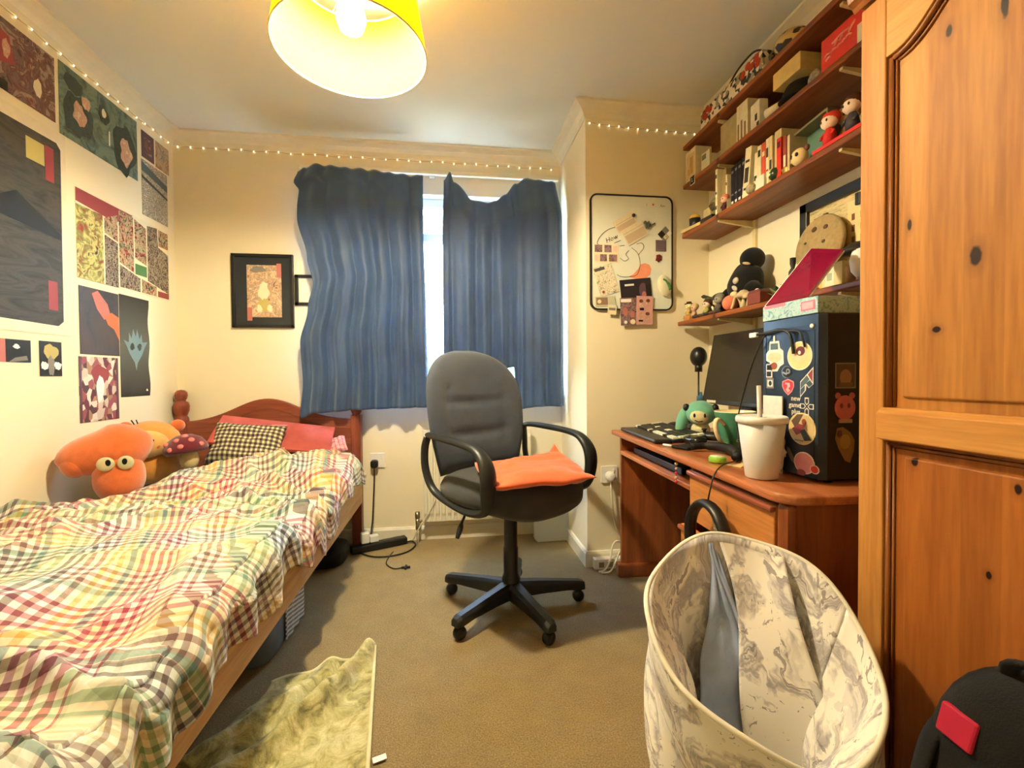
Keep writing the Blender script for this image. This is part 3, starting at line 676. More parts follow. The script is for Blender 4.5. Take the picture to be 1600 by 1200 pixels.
for pts, mm in (([(0, .85), (.36, .80), (.55, .99), (0, 1)], m_red), (rc(.0, .0, .235, .82), a_comic3), ([(.25, .0), (.38, .0), (.38, .55), (.25, .60)], a_comic2), ([(.25, .62), (.38, .57), (.38, .90), (.25, .80)], a_comic),
                ([(.395, .33), (.55, .25), (.55, .97), (.395, .98)], a_comic), ([(.395, .02), (.62, .02), (.62, .20), (.395, .30)], a_comic2), ([(.565, .45), (.70, .40), (.70, .9), (.565, .96)], a_comic), (rc(.565, .24, .70, .38), m_grn),
                ([(.715, .20), (.985, .10), (.985, .66), (.85, .72), (.84, .98), (.715, .95)], a_comic2), (rc(.86, .74, .985, .97), a_comic), ([(.64, .02), (.82, .02), (.82, .15), (.64, .20)], a_comic), (rc(.84, .02, .985, .10), m_red)):
    L_.append((pts, mm))
picture('comic_poster', 'wide red and black comic poster of many slanted panels', 'poster', LW(2.078, 1.397), .612, .368, gut, L_)
picture('orange_poster', 'dusky blue poster with an orange and pink sweep on the left wall', 'poster', LW(2.083, 1.083), .222, .283, a_orange, [([(.30, .92), (.45, .98), (.70, .80), (.78, .62), (.60, .55), (.42, .70)], m_pink), ([(.62, .60), (.80, .68), (1, .62), (1, .25), (.86, .42), (.70, .48)], m_org)])
wv = [(.20+.006*math.sin(k*.9), .478*k/16) for k in range(17)]
n = NT('print_night_glow'); co = n.coord(); g = n.add('ShaderNodeVectorMath', operation='LENGTH'); mp = n.add('ShaderNodeMapping'); mp.inputs['Location'].default_value = (0, 0, -1.03*.24/.24*.24); n.link(co, g.inputs[0])
sx = n.add('ShaderNodeSeparateXYZ'); n.link(co, sx.inputs[0]); q = n.math('ABSOLUTE', n.math('SUBTRACT', sx.outputs[2], .245)); n.color(n.ramp(q, [(.0, lin((86, 92, 90))), (.10, lin((70, 74, 74))), (.24, lin((26, 28, 34)))])); n.b.inputs['Roughness'].default_value = .4; m_night = n.m
picture('emblem_poster', 'tall narrow black poster with a grey glow and blue crest, edge curling', 'poster', LW(2.310, .893), .21, .478, m_night,
    [([(.1, .56), (.2, .50), (.3, .42), (.45, .34), (.5, .26), (.55, .34), (.7, .42), (.8, .50), (.9, .56), (.72, .55), (.70, .64), (.62, .58), (.55, .68), (.5, .60), (.42, .68), (.36, .58), (.28, .64), (.27, .54)], P_('print_steel_blue', (112, 142, 154))), (bl(.38, .50, .07, .035), m_tealk), (bl(.62, .50, .07, .035), m_tealk), (bl(.85, .06, .03, .012), m_wht)], outline=[(0, 0)]+wv+[(0, .478)])
picture('mosaic_poster', 'magenta and cream pixel-like poster low on the left wall above the plush toys', 'poster', LW(2.073, .797), .220, .276, a_pix, [(rc(0, .0, .06, 1), m_prp), (rc(.94, .0, 1, 1), m_prp), (bl(.5, .72, .22, .14), m_red), (bl(.5, .5, .10, .2), m_wht)])
picture('black_photo', 'small black photo card at the left edge below the sea poster', 'photo', LW(1.74, 1.04), .121, .080, m_k, [(rc(0, 0, .22, 1), m_pink), (bl(.55, .7, .10, .10), m_wht), ([(.3, .0), (.9, .1), (.86, .3), (.5, .2)], m_grey)])
picture('yellow_photo', 'small dark card with a yellow face below the sea poster', 'photo', LW(1.896, .991), .096, .132, m_k, [(bl(.5, .70, .34, .2), m_gold), (bl(.5, .30, .15, .3), m_grey), (bl(.2, .3, .16, .12), m_wht), (bl(.8, .3, .16, .12), m_wht)])
# framed picture on the window wall
t = thing('picture_frame', 'black picture frame holding a pale warrior print on the window wall', 'picture frame', (-1.055, YW, 1.26))
fm = FW(-1.219, 1.262)
mk('backing', B().prism(rc(0, 0, .329, .416), .006, fm), P_('dark_slate_mount', (38, 44, 52), .3), t)
b = B(); 
for (u0, v0, u1, v1) in ((0, 0, .329, .016), (0, .400, .329, .416), (0, 0, .016, .416), (.313, 0, .329, .416)): b.prism(rc(u0, v0, u1, v1), .018, fm)
mk('frame', b, mat('black_frame', (24, 24, 28), .35), t, bevel=.001)
a_war = art('print_warrior', [(196, 150, 112), (226, 200, 160), (150, 130, 116), (214, 176, 134), (120, 96, 84)], 26, seed=22)
b = B(); mats = [a_war, m_pink, m_gold, m_cream, m_grey]; pm = fm @ T(.078, .06, .0062)
for mi, pts in ((0, rc(0, 0, .185, .295)), (1, rc(.16, .225, .185, .305)), (1, rc(.0, -.02, .026, .055)), (3, bl(.09, .15, .028, .055)), (2, bl(.09, .07, .04, .035)), (3, bl(.065, .05, .014, .022)), (3, bl(.122, .05, .014, .022)), (4, bl(.06, .27, .04, .02))):
    b.mi = mi; b.prism(pts, .0006+.0002*mi, pm)
mk('print', b, mats, t)
t = thing('small_picture_frame', 'small black frame half hidden by the left curtain edge', 'picture frame', (-.80, YW, 1.39))
fm = FW(-.883, 1.391); mk('mount', B().prism(rc(0, 0, .125, .175), .005, fm), pap, t)
b = B()
for (u0, v0, u1, v1) in ((0, 0, .125, .017), (0, .158, .125, .175), (0, 0, .020, .175), (.105, 0, .125, .175)): b.prism(rc(u0, v0, u1, v1), .014, fm)
mk('frame', b, mat('black_frame', (24, 24, 28), .35), t, bevel=.001)

# fairy lights -------------------------------------------------------
m_led = NT('warm_led'); m_led.b.inputs['Emission Color'].default_value = (1, .85, .5, 1); m_led.b.inputs['Emission Strength'].default_value = 2.0
m_wire = mat('copper_wire', (196, 160, 96), .35, metal=.6)
def fairy(label, pts, step):
    t = thing('fairy_lights', label, 'string lights', pts[0], 0, None)
    pth = smooth_path(pts, 8); w_ = []
    for i, p in enumerate(pth): w_.append(p+Vector((.0, .0, .004*math.sin(i*2.1))))
    mk('wire', B().tube(w_, .0013, 5), m_wire, t); d = 0; proto = None
    for a, c in zip(w_, w_[1:]):
        l = (c-a).length
        while d < l:
            p = a+(c-a)*(d/l)
            if proto is None:
                proto = mk('light_bulb', B().ell((0, 0, 0), (.0028, .0028, .0038), nu=8, nv=6), m_led.m); proto.parent = t; k = proto
            else: k = proto.copy(); COL.objects.link(k); k.parent = t
            k.location = p-Vector(pts[0]); d += step
        d -= l
    return t
fairy('string of tiny warm fairy lights along the left wall below the cornice', [(XL+.008, 1.40, 2.257), (XL+.008, 1.8, 2.256), (XL+.008, 2.2, 2.253), (XL+.008, 2.72, 2.257)], .062)
fairy('string of tiny warm fairy lights along the window wall below the cornice', [(XL+.03, YW-.008, 2.257), (-1.1, YW-.008, 2.256), (-.5, YW-.008, 2.250), (.1, YW-.008, 2.248), (.63, YW-.008, 2.243)], .066)
fairy('string of tiny warm fairy lights above the whiteboard', [(.70, YP-.008, 2.240), (.88, YP-.008, 2.230), (1.06, YP-.008, 2.225), (1.30, YP-.008, 2.221)], .052)

# ================================================================== WHITEBOARD
wb = thing('whiteboard', 'white marker board with a black rim and rounded corners on the chimney breast', 'whiteboard', (.918, YP, 1.311))
wm = frame((.918, YP-.001, 1.599), (1, 0, 0), (0, 0, 1))
m_board = mat('whiteboard_enamel', (228, 232, 216), .2, var=.02); m_blk = mat('black_gloss_plastic', (22, 22, 24), .35, var=.03)
mk('board', B().prism(rrect(.434, .577, .035), .010, wm), m_board, wb)
o_, i_ = rrect(.440, .583, .038, 8), rrect(.426, .569, .033, 8); b = B()
b.rings([[wm @ Vector((x, y, z)) for x, y in r] for r, z in ((o_, 0), (o_, .014), (i_, .014), (i_, .009))], cap0=False, cap1=False, smooth=False); mk('rim', b, m_blk, wb)
def W(px, py, z=.0112):            # board marks in millimetre-like board coordinates (x right, y up from the middle)
    return wm @ Vector((px, py, z))
def wbm(px, py, a=0, z=.0104): return wm @ T(px, py, z) @ RZ(a)
def wc(px, py): return ((px-985.5)*.00342, (394-py)*.00318+(px-985.5)*.00017)
pen = lambda l, r=.0011: [W(*wc(*p), .0108) for p in l]
b = B()
for l in ([(966, 351), (948, 357), (936, 368), (932, 378), (936, 381)], [(958, 378), (968, 374)], [(967, 383), (974, 382)], [(985, 386), (993, 393), (997, 402), (998, 415), (994, 428), (985, 432), (970, 432), (962, 428)], [(967, 402), (974, 407), (980, 403), (976, 396), (981, 390)], [(993, 380), (1001, 379), (1004, 386), (996, 397)]):
    b.tube(smooth_path(pen(l), 5), .0012, 5)
mk('marker_lines', b, mat('marker_brown_ink', (84, 62, 44), .6), wb)
b = B().prism([(wc(x, y)) for x, y in [(980, 432), (988, 428), (995, 420), (999, 413), (1006, 411), (1013, 414), (1016, 421), (1014, 430), (1006, 436), (995, 437)]], .0006, wm @ T(0, 0, .0098)); mk('marker_patch', b, mat('marker_orange_ink', (232, 152, 120), .6), wb)
b = B(); b.text('How', .034, wbm(*wc(954, 371), 24, .0102), shear=.2); mk('marker_text', b, mat('marker_dark_ink', (60, 56, 50), .6), wb)
b = B(); b.text('I', .018, wbm(*wc(1009, 318), 0, .0102)); b.text('Ren', .018, wbm(*wc(1034, 320), 0, .0102), shear=.2); mk('marker_text', b, mat('marker_olive_ink', (150, 140, 70), .6), wb)
b = B().prism([(0, -.006), (.006, 0), (.0055, .005), (.002, .006), (0, .004), (-.002, .006), (-.0055, .005), (-.006, 0)], .0006, wbm(*wc(1019, 318), 0, .0098)); mk('marker_heart', b, mat('marker_orange_heart', (214, 110, 60), .6), wb)
def wcard(name, label, cat, cx_, cy_, w_, h_, a, base, layers, z=.0105, t=.0010, group=None):
    x, y = wc(cx_, cy_); m = wbm(x, y, a, z) @ T(-w_/2, -h_/2, 0); return picture(name, label, cat, m, w_, h_, base, layers, t, group)
a_man = art('manga_cream', [(150, 144, 120), (216, 208, 176), (236, 230, 206), (96, 92, 78)], 60, seed=31); a_ph = art('photo_dark_plum', [(50, 30, 40), (110, 84, 90), (160, 130, 130), (70, 44, 56)], 60, seed=32)
wcard('letter', 'upper folded cream letter pinned high on the whiteboard', 'letter', 975, 346, .115, .062, 30, m_cream, [(rc(.04, .08, .96, .52), P_('beige_ink', (206, 184, 152))), (rc(.05, .62, .95, .68), P_('beige_ink', (206, 184, 152)))], z=.0112, group='folded letters on the whiteboard')
wcard('letter', 'lower folded cream letter overlapping the first one', 'letter', 990, 363, .125, .080, 30, m_cream, [(rc(.04, .08, .96, .62), P_('beige_ink', (206, 184, 152))), (rc(.05, .74, .95, .78), P_('beige_ink', (206, 184, 152)))], z=.0130, group='folded letters on the whiteboard')
single('round_magnet', B().lathe([(.009, 0), (.009, .005), (.006, .007), (.001, .007)], m=wbm(*wc(988, 335), 0, .0124)), P_('bronze_magnet', (70, 52, 40)), 'small round brown magnet holding the folded letters', 'magnet')
single('knight_magnet', B().ell(W(*wc(1010, 351), .016), (.016, .006, .018), f=lambda d: 1+.25*math.sin(7*d.x)).cyl(W(*wc(1014, 352), .016), W(*wc(1021, 348), .016), .003).ell(W(*wc(1005, 347), .02), (.008, .006, .009)), P_('gunmetal', (96, 92, 78)), 'grey little helmet-shaped magnet beside the letters', 'magnet')
wcard('photo_strip', 'pale sheet with rows of small dark photos on the whiteboard left side', 'photo', 946, 394, .130, .092, 0, m_cream, [(rc(.03, .56, .33, .95), a_ph), (rc(.42, .56, .70, .95), a_ph), (rc(.24, .06, .52, .44), a_ph), (rc(.60, .06, .93, .44), a_ph), (rc(.76, .6, .93, .9), P_('print_blush', (226, 196, 180))), (rc(.03, .08, .18, .4), P_('print_blush', (226, 196, 180)))])
wcard('comic_page', 'tilted grey green comic page hanging on the whiteboard left side', 'comic page', 945, 436, .100, .150, 17, a_man, [(rc(.0, .30, 1, .325), m_cream), (rc(.02, .80, .9, .83), m_cream), (rc(.05, .85, .6, .95), P_('ink_grey', (84, 80, 70))), (el(.20, .13, .07, .05), m_red)], z=.0112)
wcard('note_card', 'small pale card with a sketched face near the whiteboard corner', 'card', 944, 470, .105, .050, 3, P_('grey_green_card', (196, 196, 168)), [(rc(.05, .15, .62, .9), P_('print_taupe', (140, 112, 92))), (el(.2, .5, .10, .2), m_cream)], z=.0118)
wcard('polaroid', 'tiny polaroid hanging over the lower whiteboard rim', 'photo', 954, 484, .046, .050, -3, m_cream, [(rc(.12, .45, .88, .7), m_grey)], z=.0150)
wcard('black_card', 'black and plum card with white lettering behind the hanging photos', 'card', 992, 462, .165, .165, 6, P_('print_aubergine', (40, 32, 42)), [(el(.74, .62, .14, .24), m_prp), (el(.75, .50, .07, .10), m_pink), (rc(.15, .80, .45, .86), m_wht), (rc(.82, .0, 1, .8), m_k)], z=.0135)
wcard('hanging_photo', 'left photo card of dark haired figures hanging below the whiteboard', 'photo', 979, 488, .085, .140, 2, a_ph, [(rc(.04, .84, .7, .96), m_wht), (el(.3, .5, .16, .15), m_pink), (el(.72, .40, .14, .12), m_pink), (el(.75, .13, .16, .09), m_cream), (el(.3, .12, .10, .06), m_wht)], z=.0172)
wcard('hanging_photo', 'right pink photo card of figures hanging below the whiteboard', 'photo', 1004, 487, .088, .145, -1, P_('print_dusty_pink', (206, 156, 148)), [(el(.28, .70, .12, .14), m_skin), (el(.70, .72, .12, .13), m_skin), (el(.30, .30, .13, .14), m_skin), (el(.68, .26, .13, .13), m_skin), (el(.28, .82, .12, .06), m_brn), (el(.70, .84, .12, .06), m_brn), (el(.68, .38, .13, .06), m_brn), (rc(.2, .5, .45, .58), m_k), (rc(.15, .1, .4, .16), m_k)], z=.0185)
wcard('square_photo', 'tilted square photo at the whiteboard right edge', 'photo', 1037, 365, .060, .050, 45, m_grey, [(rc(.0, .4, .5, 1), m_k), (rc(.6, .0, 1, .4), m_wht), (rc(.2, .05, .55, .4), a_man)], z=.0118)
wcard('plum_card', 'small grey purple square card on the whiteboard right side', 'card', 1031, 384, .056, .058, 0, P_('print_grey_purple', (104, 88, 104)), [(rc(.1, .1, .9, .14), m_grey)], z=.0108)
single('maroon_magnet', B().prism([(0, -.022), (.008, -.012), (.018, -.01), (.012, .0), (.017, .012), (.004, .020), (-.012, .016), (-.012, .004), (-.016, -.012), (-.006, -.014)], .004, wbm(*wc(1027, 404), 0, .0104)), mat('maroon_enamel', (110, 36, 40), .4, var=.5, scale=120), 'small maroon figure magnet under the plum card', 'magnet')
t = thing('avocado_magnet', 'cream oval magnet with a green curved stripe at the whiteboard edge', 'magnet', W(*wc(1035, 447), 0))
mm_ = wbm(*wc(1035, 449), 14, .022); mk('magnet_body', B().ell(mm_.translation, (.036, .056, .012), m=mm_.to_3x3().to_4x4(), nu=28), P_('cream_plush', (226, 222, 188), .8), t)
b = B().tube([mm_ @ Vector(p) for p in ((-.004, .034, .010), (.008, .022, .013), (.016, .004, .013), (.020, -.016, .013), (.018, -.028, .011))], [.008, .009, .012, .015, .010], 10, flat=.5); mk('green_stripe', b, P_('leaf_green_felt', (72, 122, 60), .8), t)

# ================================================================== ON THE BED
m_gingham2 = None
def checks(name, base, dark, period, duty=.5, uvk='Object', mixc=None):
    n = NT(name); t = n.add('ShaderNodeUVMap'); s = n.add('ShaderNodeSeparateXYZ'); n.link(t.outputs[0], s.inputs[0])
    a = n.math('GREATER_THAN', n.math('FRACT', n.math('DIVIDE', s.outputs[0], period)), duty); b_ = n.math('GREATER_THAN', n.math('FRACT', n.math('DIVIDE', s.outputs[1], period)), duty)
    f = n.math('MULTIPLY', n.math('ADD', a, b_), .5); n.color(n.ramp(f, [(0, lin(base)), (.4, lin(mixc or tuple((x+y)/2 for x, y in zip(base, dark)))), (.8, lin(dark))], True)); n.b.inputs['Roughness'].default_value = .85; return n.m
def pillow(name, m, w, h, th, material, label, cat='pillow', group=None, seed=0, nu=36, flop=.0, wr=.012):
    vs, uv, f = [], [], []
    for sg in (1, -1):
        base = len(vs)
        for j in range(nu+1):
            for i in range(nu+1):
                u, v = 2*i/nu-1, 2*j/nu-1
                e = max(0, (1-abs(u)**3.2))**.55*max(0, (1-abs(v)**3.2))**.55
                x = u*w/2*(1-.06*(1-abs(u))*abs(v)**2); y = v*h/2*(1-.06*abs(u)**0)
                x *= 1-.05*math.cos(v*PI/2); y *= 1-.06*math.cos(u*PI/2)
                z = sg*th/2*e+e*wr*noise.noise(Vector((u*2.3, v*2.3, seed+sg)))+e*wr*.8*max(0, ridge(Vector((u*1.5+v, v*3, seed+5))))+flop*(u*u)
                vs.append(m @ Vector((x, y, z))); uv.append((x+1, y+1))
        for j in range(nu):
            for i in range(nu):
                q = (base+j*(nu+1)+i, base+j*(nu+1)+i+1, base+(j+1)*(nu+1)+i+1, base+(j+1)*(nu+1)+i); f.append(q if sg > 0 else q[::-1])
    me = bpy.data.meshes.new(name); c = m.translation.copy(); c.z = min(v.z for v in vs); me.from_pydata([v-c for v in vs], [], f)
    l = me.uv_layers.new(name='UVMap')
    for p in me.polygons:
        p.use_smooth = True
        for li in p.loop_indices: l.data[li].uv = uv[me.loops[li].vertex_index]
    bm = bmesh.new(); bm.from_mesh(me); bmesh.ops.remove_doubles(bm, verts=bm.verts, dist=.0004); bm.to_mesh(me); bm.free()
    me.materials.append(material); o = bpy.data.objects.new(name, me); COL.objects.link(o); o.location = c
    return tag(o, label, cat, group)
pillow('checked_pillow', frame((-1.02, 2.42, .645), (1, .10, -.10), (-.1, .55, .80)), .33, .24, .09, checks('green_brown_check', (206, 214, 170), (62, 40, 44), .022, .48, mixc=(132, 116, 100)), 'green and brown checked pillow propped before the red gift box', seed=1)
pillow('blue_pillow', frame((-.68, 2.55, .528), (1, 0, 0), (0, 1, .05)), .28, .20, .07, m_blue, 'small pale blue pillow at the bed corner under the duvet', seed=4)
pillow('plush_pillow', frame((-.625, 2.58, .600), (1, .2, .35), (-.1, .9, .5)), .10, .15, .06, checks('pink_check', (226, 170, 170), (180, 96, 110), .020, .7), 'small pink checked pillow sticking up near the right bedpost', seed=6)
# red gift box leaning on the headboard
t = thing('red_gift_box', 'flat red box with a pink ribbon bow leaning against the headboard', 'box', (-.93, 2.55, .58))
bx = frame((-.93, 2.47, .590), (.93, .28, -.02), (-.42, .30, .42)); bx = T(-.93, 2.50, .655) @ Euler((R(30), R(9), R(10))).to_matrix().to_4x4()
mk('lid', B().box(-.27, .29, -.09, .14, .0, .020, bx), mat('red_card', (176, 84, 78), .6), t, bevel=.003)
mk('tray', B().box(-.262, .282, -.086, .132, -.045, -.0005, bx), mat('dark_navy_card', (44, 38, 52), .6), t, bevel=.003, label='dark navy lower half of the box')
b = B()
for k in range(9):
    a = R(20+k*17.5); r = .055 if k % 2 else .045
    b.tube([bx @ Vector((-.09+q*r*math.cos(a+w_*.16), -.03+q*r*1.0*math.sin(a+w_*.16), .0225+.010*math.sin(q*PI))) for q, w_ in ((0, 0), (.5, -.8), (.9, -.7), (1, 0), (.9, .7), (.5, .8), (.05, 0))], .0035, 6)
b.tube([bx @ Vector(p) for p in ((-.09, -.03, .024), (-.05, .05, .024), (-.02, .09, .024), (.05, .10, .024))], .003, 6)
mk('ribbon_bow', b, mat('pale_pink_ribbon', (232, 168, 148), .6), t, label='pale pink looped ribbon')
# three plush toys
m_plo = mat('orange_plush', (214, 108, 50), .95, var=.10, scale=30, bump=.6, bscale=260, sheen=.8); m_plo2 = mat('amber_plush', (222, 152, 66), .95, var=.08, scale=30, bump=.6, bscale=260, sheen=.6)
m_face = mat('pale_amber_plush', (232, 184, 108), .95, bump=.5, bscale=260, sheen=.5); m_eyew = mat('sewn_cream_felt', (206, 200, 160), .85); m_eyek = mat('sewn_black_felt', (24, 24, 22), .8)
t = thing('orange_plush_toy', 'big orange plush toy with a drooping hood and cream eyes against the left wall', 'plush toy', (-1.33, 1.96, .50)); t.scale = (.76, .76, .92)
def yaw(a): return RZ(a)
face = yaw(26)
b = B().ell((-1.300, 1.98, .605), (.108, .092, .108), face, nu=36, nv=20, f=lambda d: 1+.10*max(0, -d.z)); mk('body', b, m_plo, t)
def hood(d):
    return 1+.18*max(0, -d.x)*(1-abs(d.z))-.22*max(0, d.z)**3*(abs(d.x))+.05*math.sin(5*d.x)
b = B().ell((-1.345, 2.00, .715), (.180, .108, .108), face @ RY(-9), nu=44, nv=24, f=hood); mk('hood', b, m_plo, t)
b = B().ell((-1.465, 1.930, .668), (.062, .078, .060), face, nu=28, nv=16); mk('droopy_ear', b, m_plo, t)
for sx_, r_ in ((-.038, .036), (.040, .034)):
    p = Vector((-1.258, 1.888, .668))+face @ Vector((sx_, -.002*abs(sx_), 0))
    mfr = face @ RX(8)
    mk('eye', B().ell(p+face @ Vector((0, .009, 0)), (r_, .010, .030), mfr), m_eyew, t); mk('pupil', B().ell(p+face @ Vector((.004-.18*sx_, -.0005, .006)), (.011, .003, .014), mfr), m_eyek, t)
t = thing('amber_bear_toy', 'amber round bear plush with blush cheeks between the orange toy and the mushroom', 'plush toy', (-1.33, 2.30, .50)); BEAR = t
fb = yaw(24)
mk('body', B().ell((-1.325, 2.31, .58), (.105, .085, .10), fb, nu=32, nv=18), m_plo2, t)
mk('head', B().ell((-1.330, 2.29, .690), (.115, .092, .090), fb, nu=36, nv=20), m_plo2, t)
mk('face_patch', B().ell((-1.307, 2.222, .680), (.085, .040, .062), fb @ RX(8), nu=28, nv=16), m_face, t)
for dx in (-.092, .098): mk('ear', B().ell(Vector((-1.33, 2.30, .755))+fb @ Vector((dx, 0, -.004)), (.030, .022, .028), fb), m_plo, t)
for dx, dz in ((-.030, .012), (.042, .010)): mk('eye', B().ell(Vector((-1.303, 2.180, .690))+fb @ Vector((dx, .002, dz)), (.006, .004, .0055), fb), m_eyek, t)
mk('nose', B().ell(Vector((-1.303, 2.176, .690))+fb @ Vector((.006, 0, .004)), (.008, .005, .005), fb), m_eyek, t)
for dx in (-.046, .052): mk('cheek', B().ell(Vector((-1.303, 2.184, .672))+fb @ Vector((dx, .004+.08*abs(dx), 0)), (.016, .005, .012), fb), m_plo, t)
mk('hair_tuft', B().tube([(-1.37, 2.25, .768), (-1.372, 2.235, .788)], .0025, 6).tube([(-1.355, 2.25, .770), (-1.352, 2.235, .789)], .0025, 6), m_eyek, t)
t = thing('mushroom_toy', 'mushroom plush with a dark red cap and pink dots on the duvet edge', 'plush toy', (-1.20, 2.23, .55))
fm_ = T(-1.205, 2.24, .62) @ RZ(20) @ RX(-6)
mk('cap', B().lathe([(.0, .075), (.03, .072), (.065, .052), (.086, .018), (.088, .002), (.076, -.012), (.03, -.004), (.0, 0)], m=fm_ @ T(0, 0, .028) @ RY(-8), n=36), mat('maroon_plush', (104, 30, 44), .95, bump=.5, bscale=260, sheen=.5), t)
mk('stem', B().ell(fm_ @ Vector((.012, 0, -.012)), (.038, .036, .050), nu=24), mat('cream_plush_fur', (222, 200, 146), .95, bump=.5, bscale=260), t)
for a, e in ((-150, 30), (-110, 42), (-95, 14), (-60, 36), (-35, 12), (-125, 8), (-75, 62)):
    d = Vector((math.cos(R(a))*math.cos(R(e)), math.sin(R(a))*math.cos(R(e)), math.sin(R(e))))
    mk('dot', B().ell(fm_ @ T(0, 0, .028) @ RY(-8) @ Vector((d.x*.080, d.y*.080, .004+d.z*.066)), (.014, .014, .012), nu=12, nv=8), mat('pink_felt_dot', (216, 130, 126), .9), t)
BEAR.location = (-1.375, 2.285, .505)
# under the bed
m_dusk = mat('blue_grey_fabric', (96, 106, 124), .9, bump=.3)
n = NT('striped_grey_cloth'); co = n.coord(); s = n.add('ShaderNodeSeparateXYZ'); n.link(co, s.inputs[0]); q = n.math('GREATER_THAN', n.math('FRACT', n.math('DIVIDE', s.outputs[2], .016)), .5); n.color(n.mix(q, lin((120, 128, 140)), lin((206, 208, 206)))); n.b.inputs['Roughness'].default_value = .9; m_strp = n.m
c, h, f = rbox(-.96, -.605, 1.56, 1.96, .003, .215, 7); single('storage_bag', B().ell(c, h, nu=64, nv=24, f=f), m_dusk, 'blue grey fabric storage bag pushed under the bed', 'storage bag')
b = B().grid(lambda u, v: Vector((-.597-.004*math.sin(u*20), 1.70+.20*u, .03+.18*v)), 20, 12); single('striped_cloth', b, m_strp, 'grey and white striped cloth hanging from the bag under the bed', 'cloth', solid=.006)
c, h, f = rbox(-.88, -.55, 2.34, 2.58, .003, .11, 4); single('black_bag', B().ell(c, h, nu=40, nv=20, f=f), mat('black_nylon', (26, 26, 28), .6, bump=.3), 'black nylon bag under the head end of the bed', 'bag')

# ================================================================== BATH MAT on the floor
n = NT('crushed_green_plush'); co = n.coord(); f1 = n.noise(co, 16, 5, .65, 1.2); f2 = n.noise(co, 160, 3, .7)
c = n.ramp(f1, [(.32, lin((112, 104, 56))), (.5, lin((190, 180, 112))), (.68, lin((226, 218, 164)))]); n.color(n.mix(.5, c, n.ramp(f2, [(.3, (.7, .7, .7)), (.7, (1, 1, 1))]), 'MULTIPLY')); n.b.inputs['Roughness'].default_value = .95; n.b.inputs['Sheen Weight'].default_value = .4; n.bump(f2, .6, .005); m_mat = n.m
matq = [Vector((-.72, 1.02, 0)), Vector((-.195, .98, 0)), Vector((-.275, 1.615, 0)), Vector((-.575, 1.50, 0))]
def matfn(u, v):
    p = (matq[0]*(1-u)+matq[1]*u)*(1-v)+(matq[3]*(1-u)+matq[2]*u)*v
    # a fold that runs from the far right corner down to the left
    e = min(u, 1-u, v, 1-v); e = min(1, e/.06)
    d1 = (u-.93)-(v-1)*.85; d2 = (u-.55)-(v-1)*.80
    z = .012+.065*math.exp(-(d1/.085)**2)*(.35+.65*(1-abs(v-.6)))+.055*math.exp(-(d2/.10)**2)*(.9-.5*v)
    z += .020*noise.noise(Vector((u*4, v*4, 3)))*e+.010*noise.noise(Vector((u*10, v*10, 5)))*e
    z -= .024*math.exp(-((d1+.12)/.05)**2)
    p.x += .02*noise.noise(Vector((v*4, 1, 1)))*(1-u)+.03*max(0, .5-abs(v-.55))*(1-u); p.y += .015*noise.noise(Vector((u*4, 7, 1)))
    return Vector((p.x, p.y, max(z, .006)))
t = thing('bath_mat', 'rumpled yellow green plush mat lying on the carpet beside the bed', 'mat', (-.45, 1.28, 0))
o = mk('mat_pile', B().grid(matfn, 90, 90), m_mat, t, solid=.010)
b = B(); N_ = 60
for e in (lambda k: matfn(1, k), lambda k: matfn(k, 1)): b.tube([e(k/N_)+Vector((0, 0, .003)) for k in range(N_+1)], .006, 8)
mk('binding', b, mat('pale_binding', (222, 214, 170), .9), t)
mk('care_label', B().box(0, .034, 0, .018, .002, .0035, T(-.205, 1.155, .004) @ RZ(18)), m_wht, t, label='white care label')

# ================================================================== SHELVES
m_shelf = wood('dark_stained_shelf', (104, 54, 28), (160, 94, 54), axis=1, rough=.35, knots=((-.10, .35, .010, .016),), plane=(0, 1))
SX0, SX1 = 1.155, XR-.004
ST = {}
for k, (zb, y1, lab) in enumerate(((2.090, 2.14, 'topmost dark pine wall shelf near the ceiling holding the patterned bag'), (1.898, 2.14, 'second wall shelf from the top holding boxes'), (1.657, 2.15, 'third wall shelf holding the row of books'), (1.226, 2.195, 'lowest wall shelf above the monitor holding figurines'))):
    single('shelf', B().box(SX0, SX1, .84, y1, zb, zb+.021), m_shelf, lab, 'shelf', 'dark pine wall shelves', bevel=.005)
    ST[k] = zb+.0215
up = thing('shelf_bracket_rail', 'cream upright rail with arms under the left part of the shelves', 'bracket', (XR, 1.85, 1.10), group=None)
up2 = thing('shelf_bracket_rail', 'cream upright rail with arms next to the wardrobe', 'bracket', (XR, 1.22, 1.10))
for u_, y in ((up, 1.85), (up2, 1.22)):
    mk('upright', B().box(XR-.012, XR, y-.009, y+.009, 1.02 if y > 1.5 else 1.1, 2.12), mat('cream_metal', (224, 206, 150), .4), u_)
    for zb in (2.090, 1.898, 1.657, 1.226):
        mk('arm', B().prism([(0, 0), (.17, 0), (.17, -.008), (0, -.03)], .012, frame((XR-.004, y+.006, zb-.0005), (-1, 0, 0), (0, 0, 1))), mat('cream_metal', (224, 206, 150), .4), u_)
F0, F1, F2, F3 = ST[0], ST[1], ST[2], ST[3]
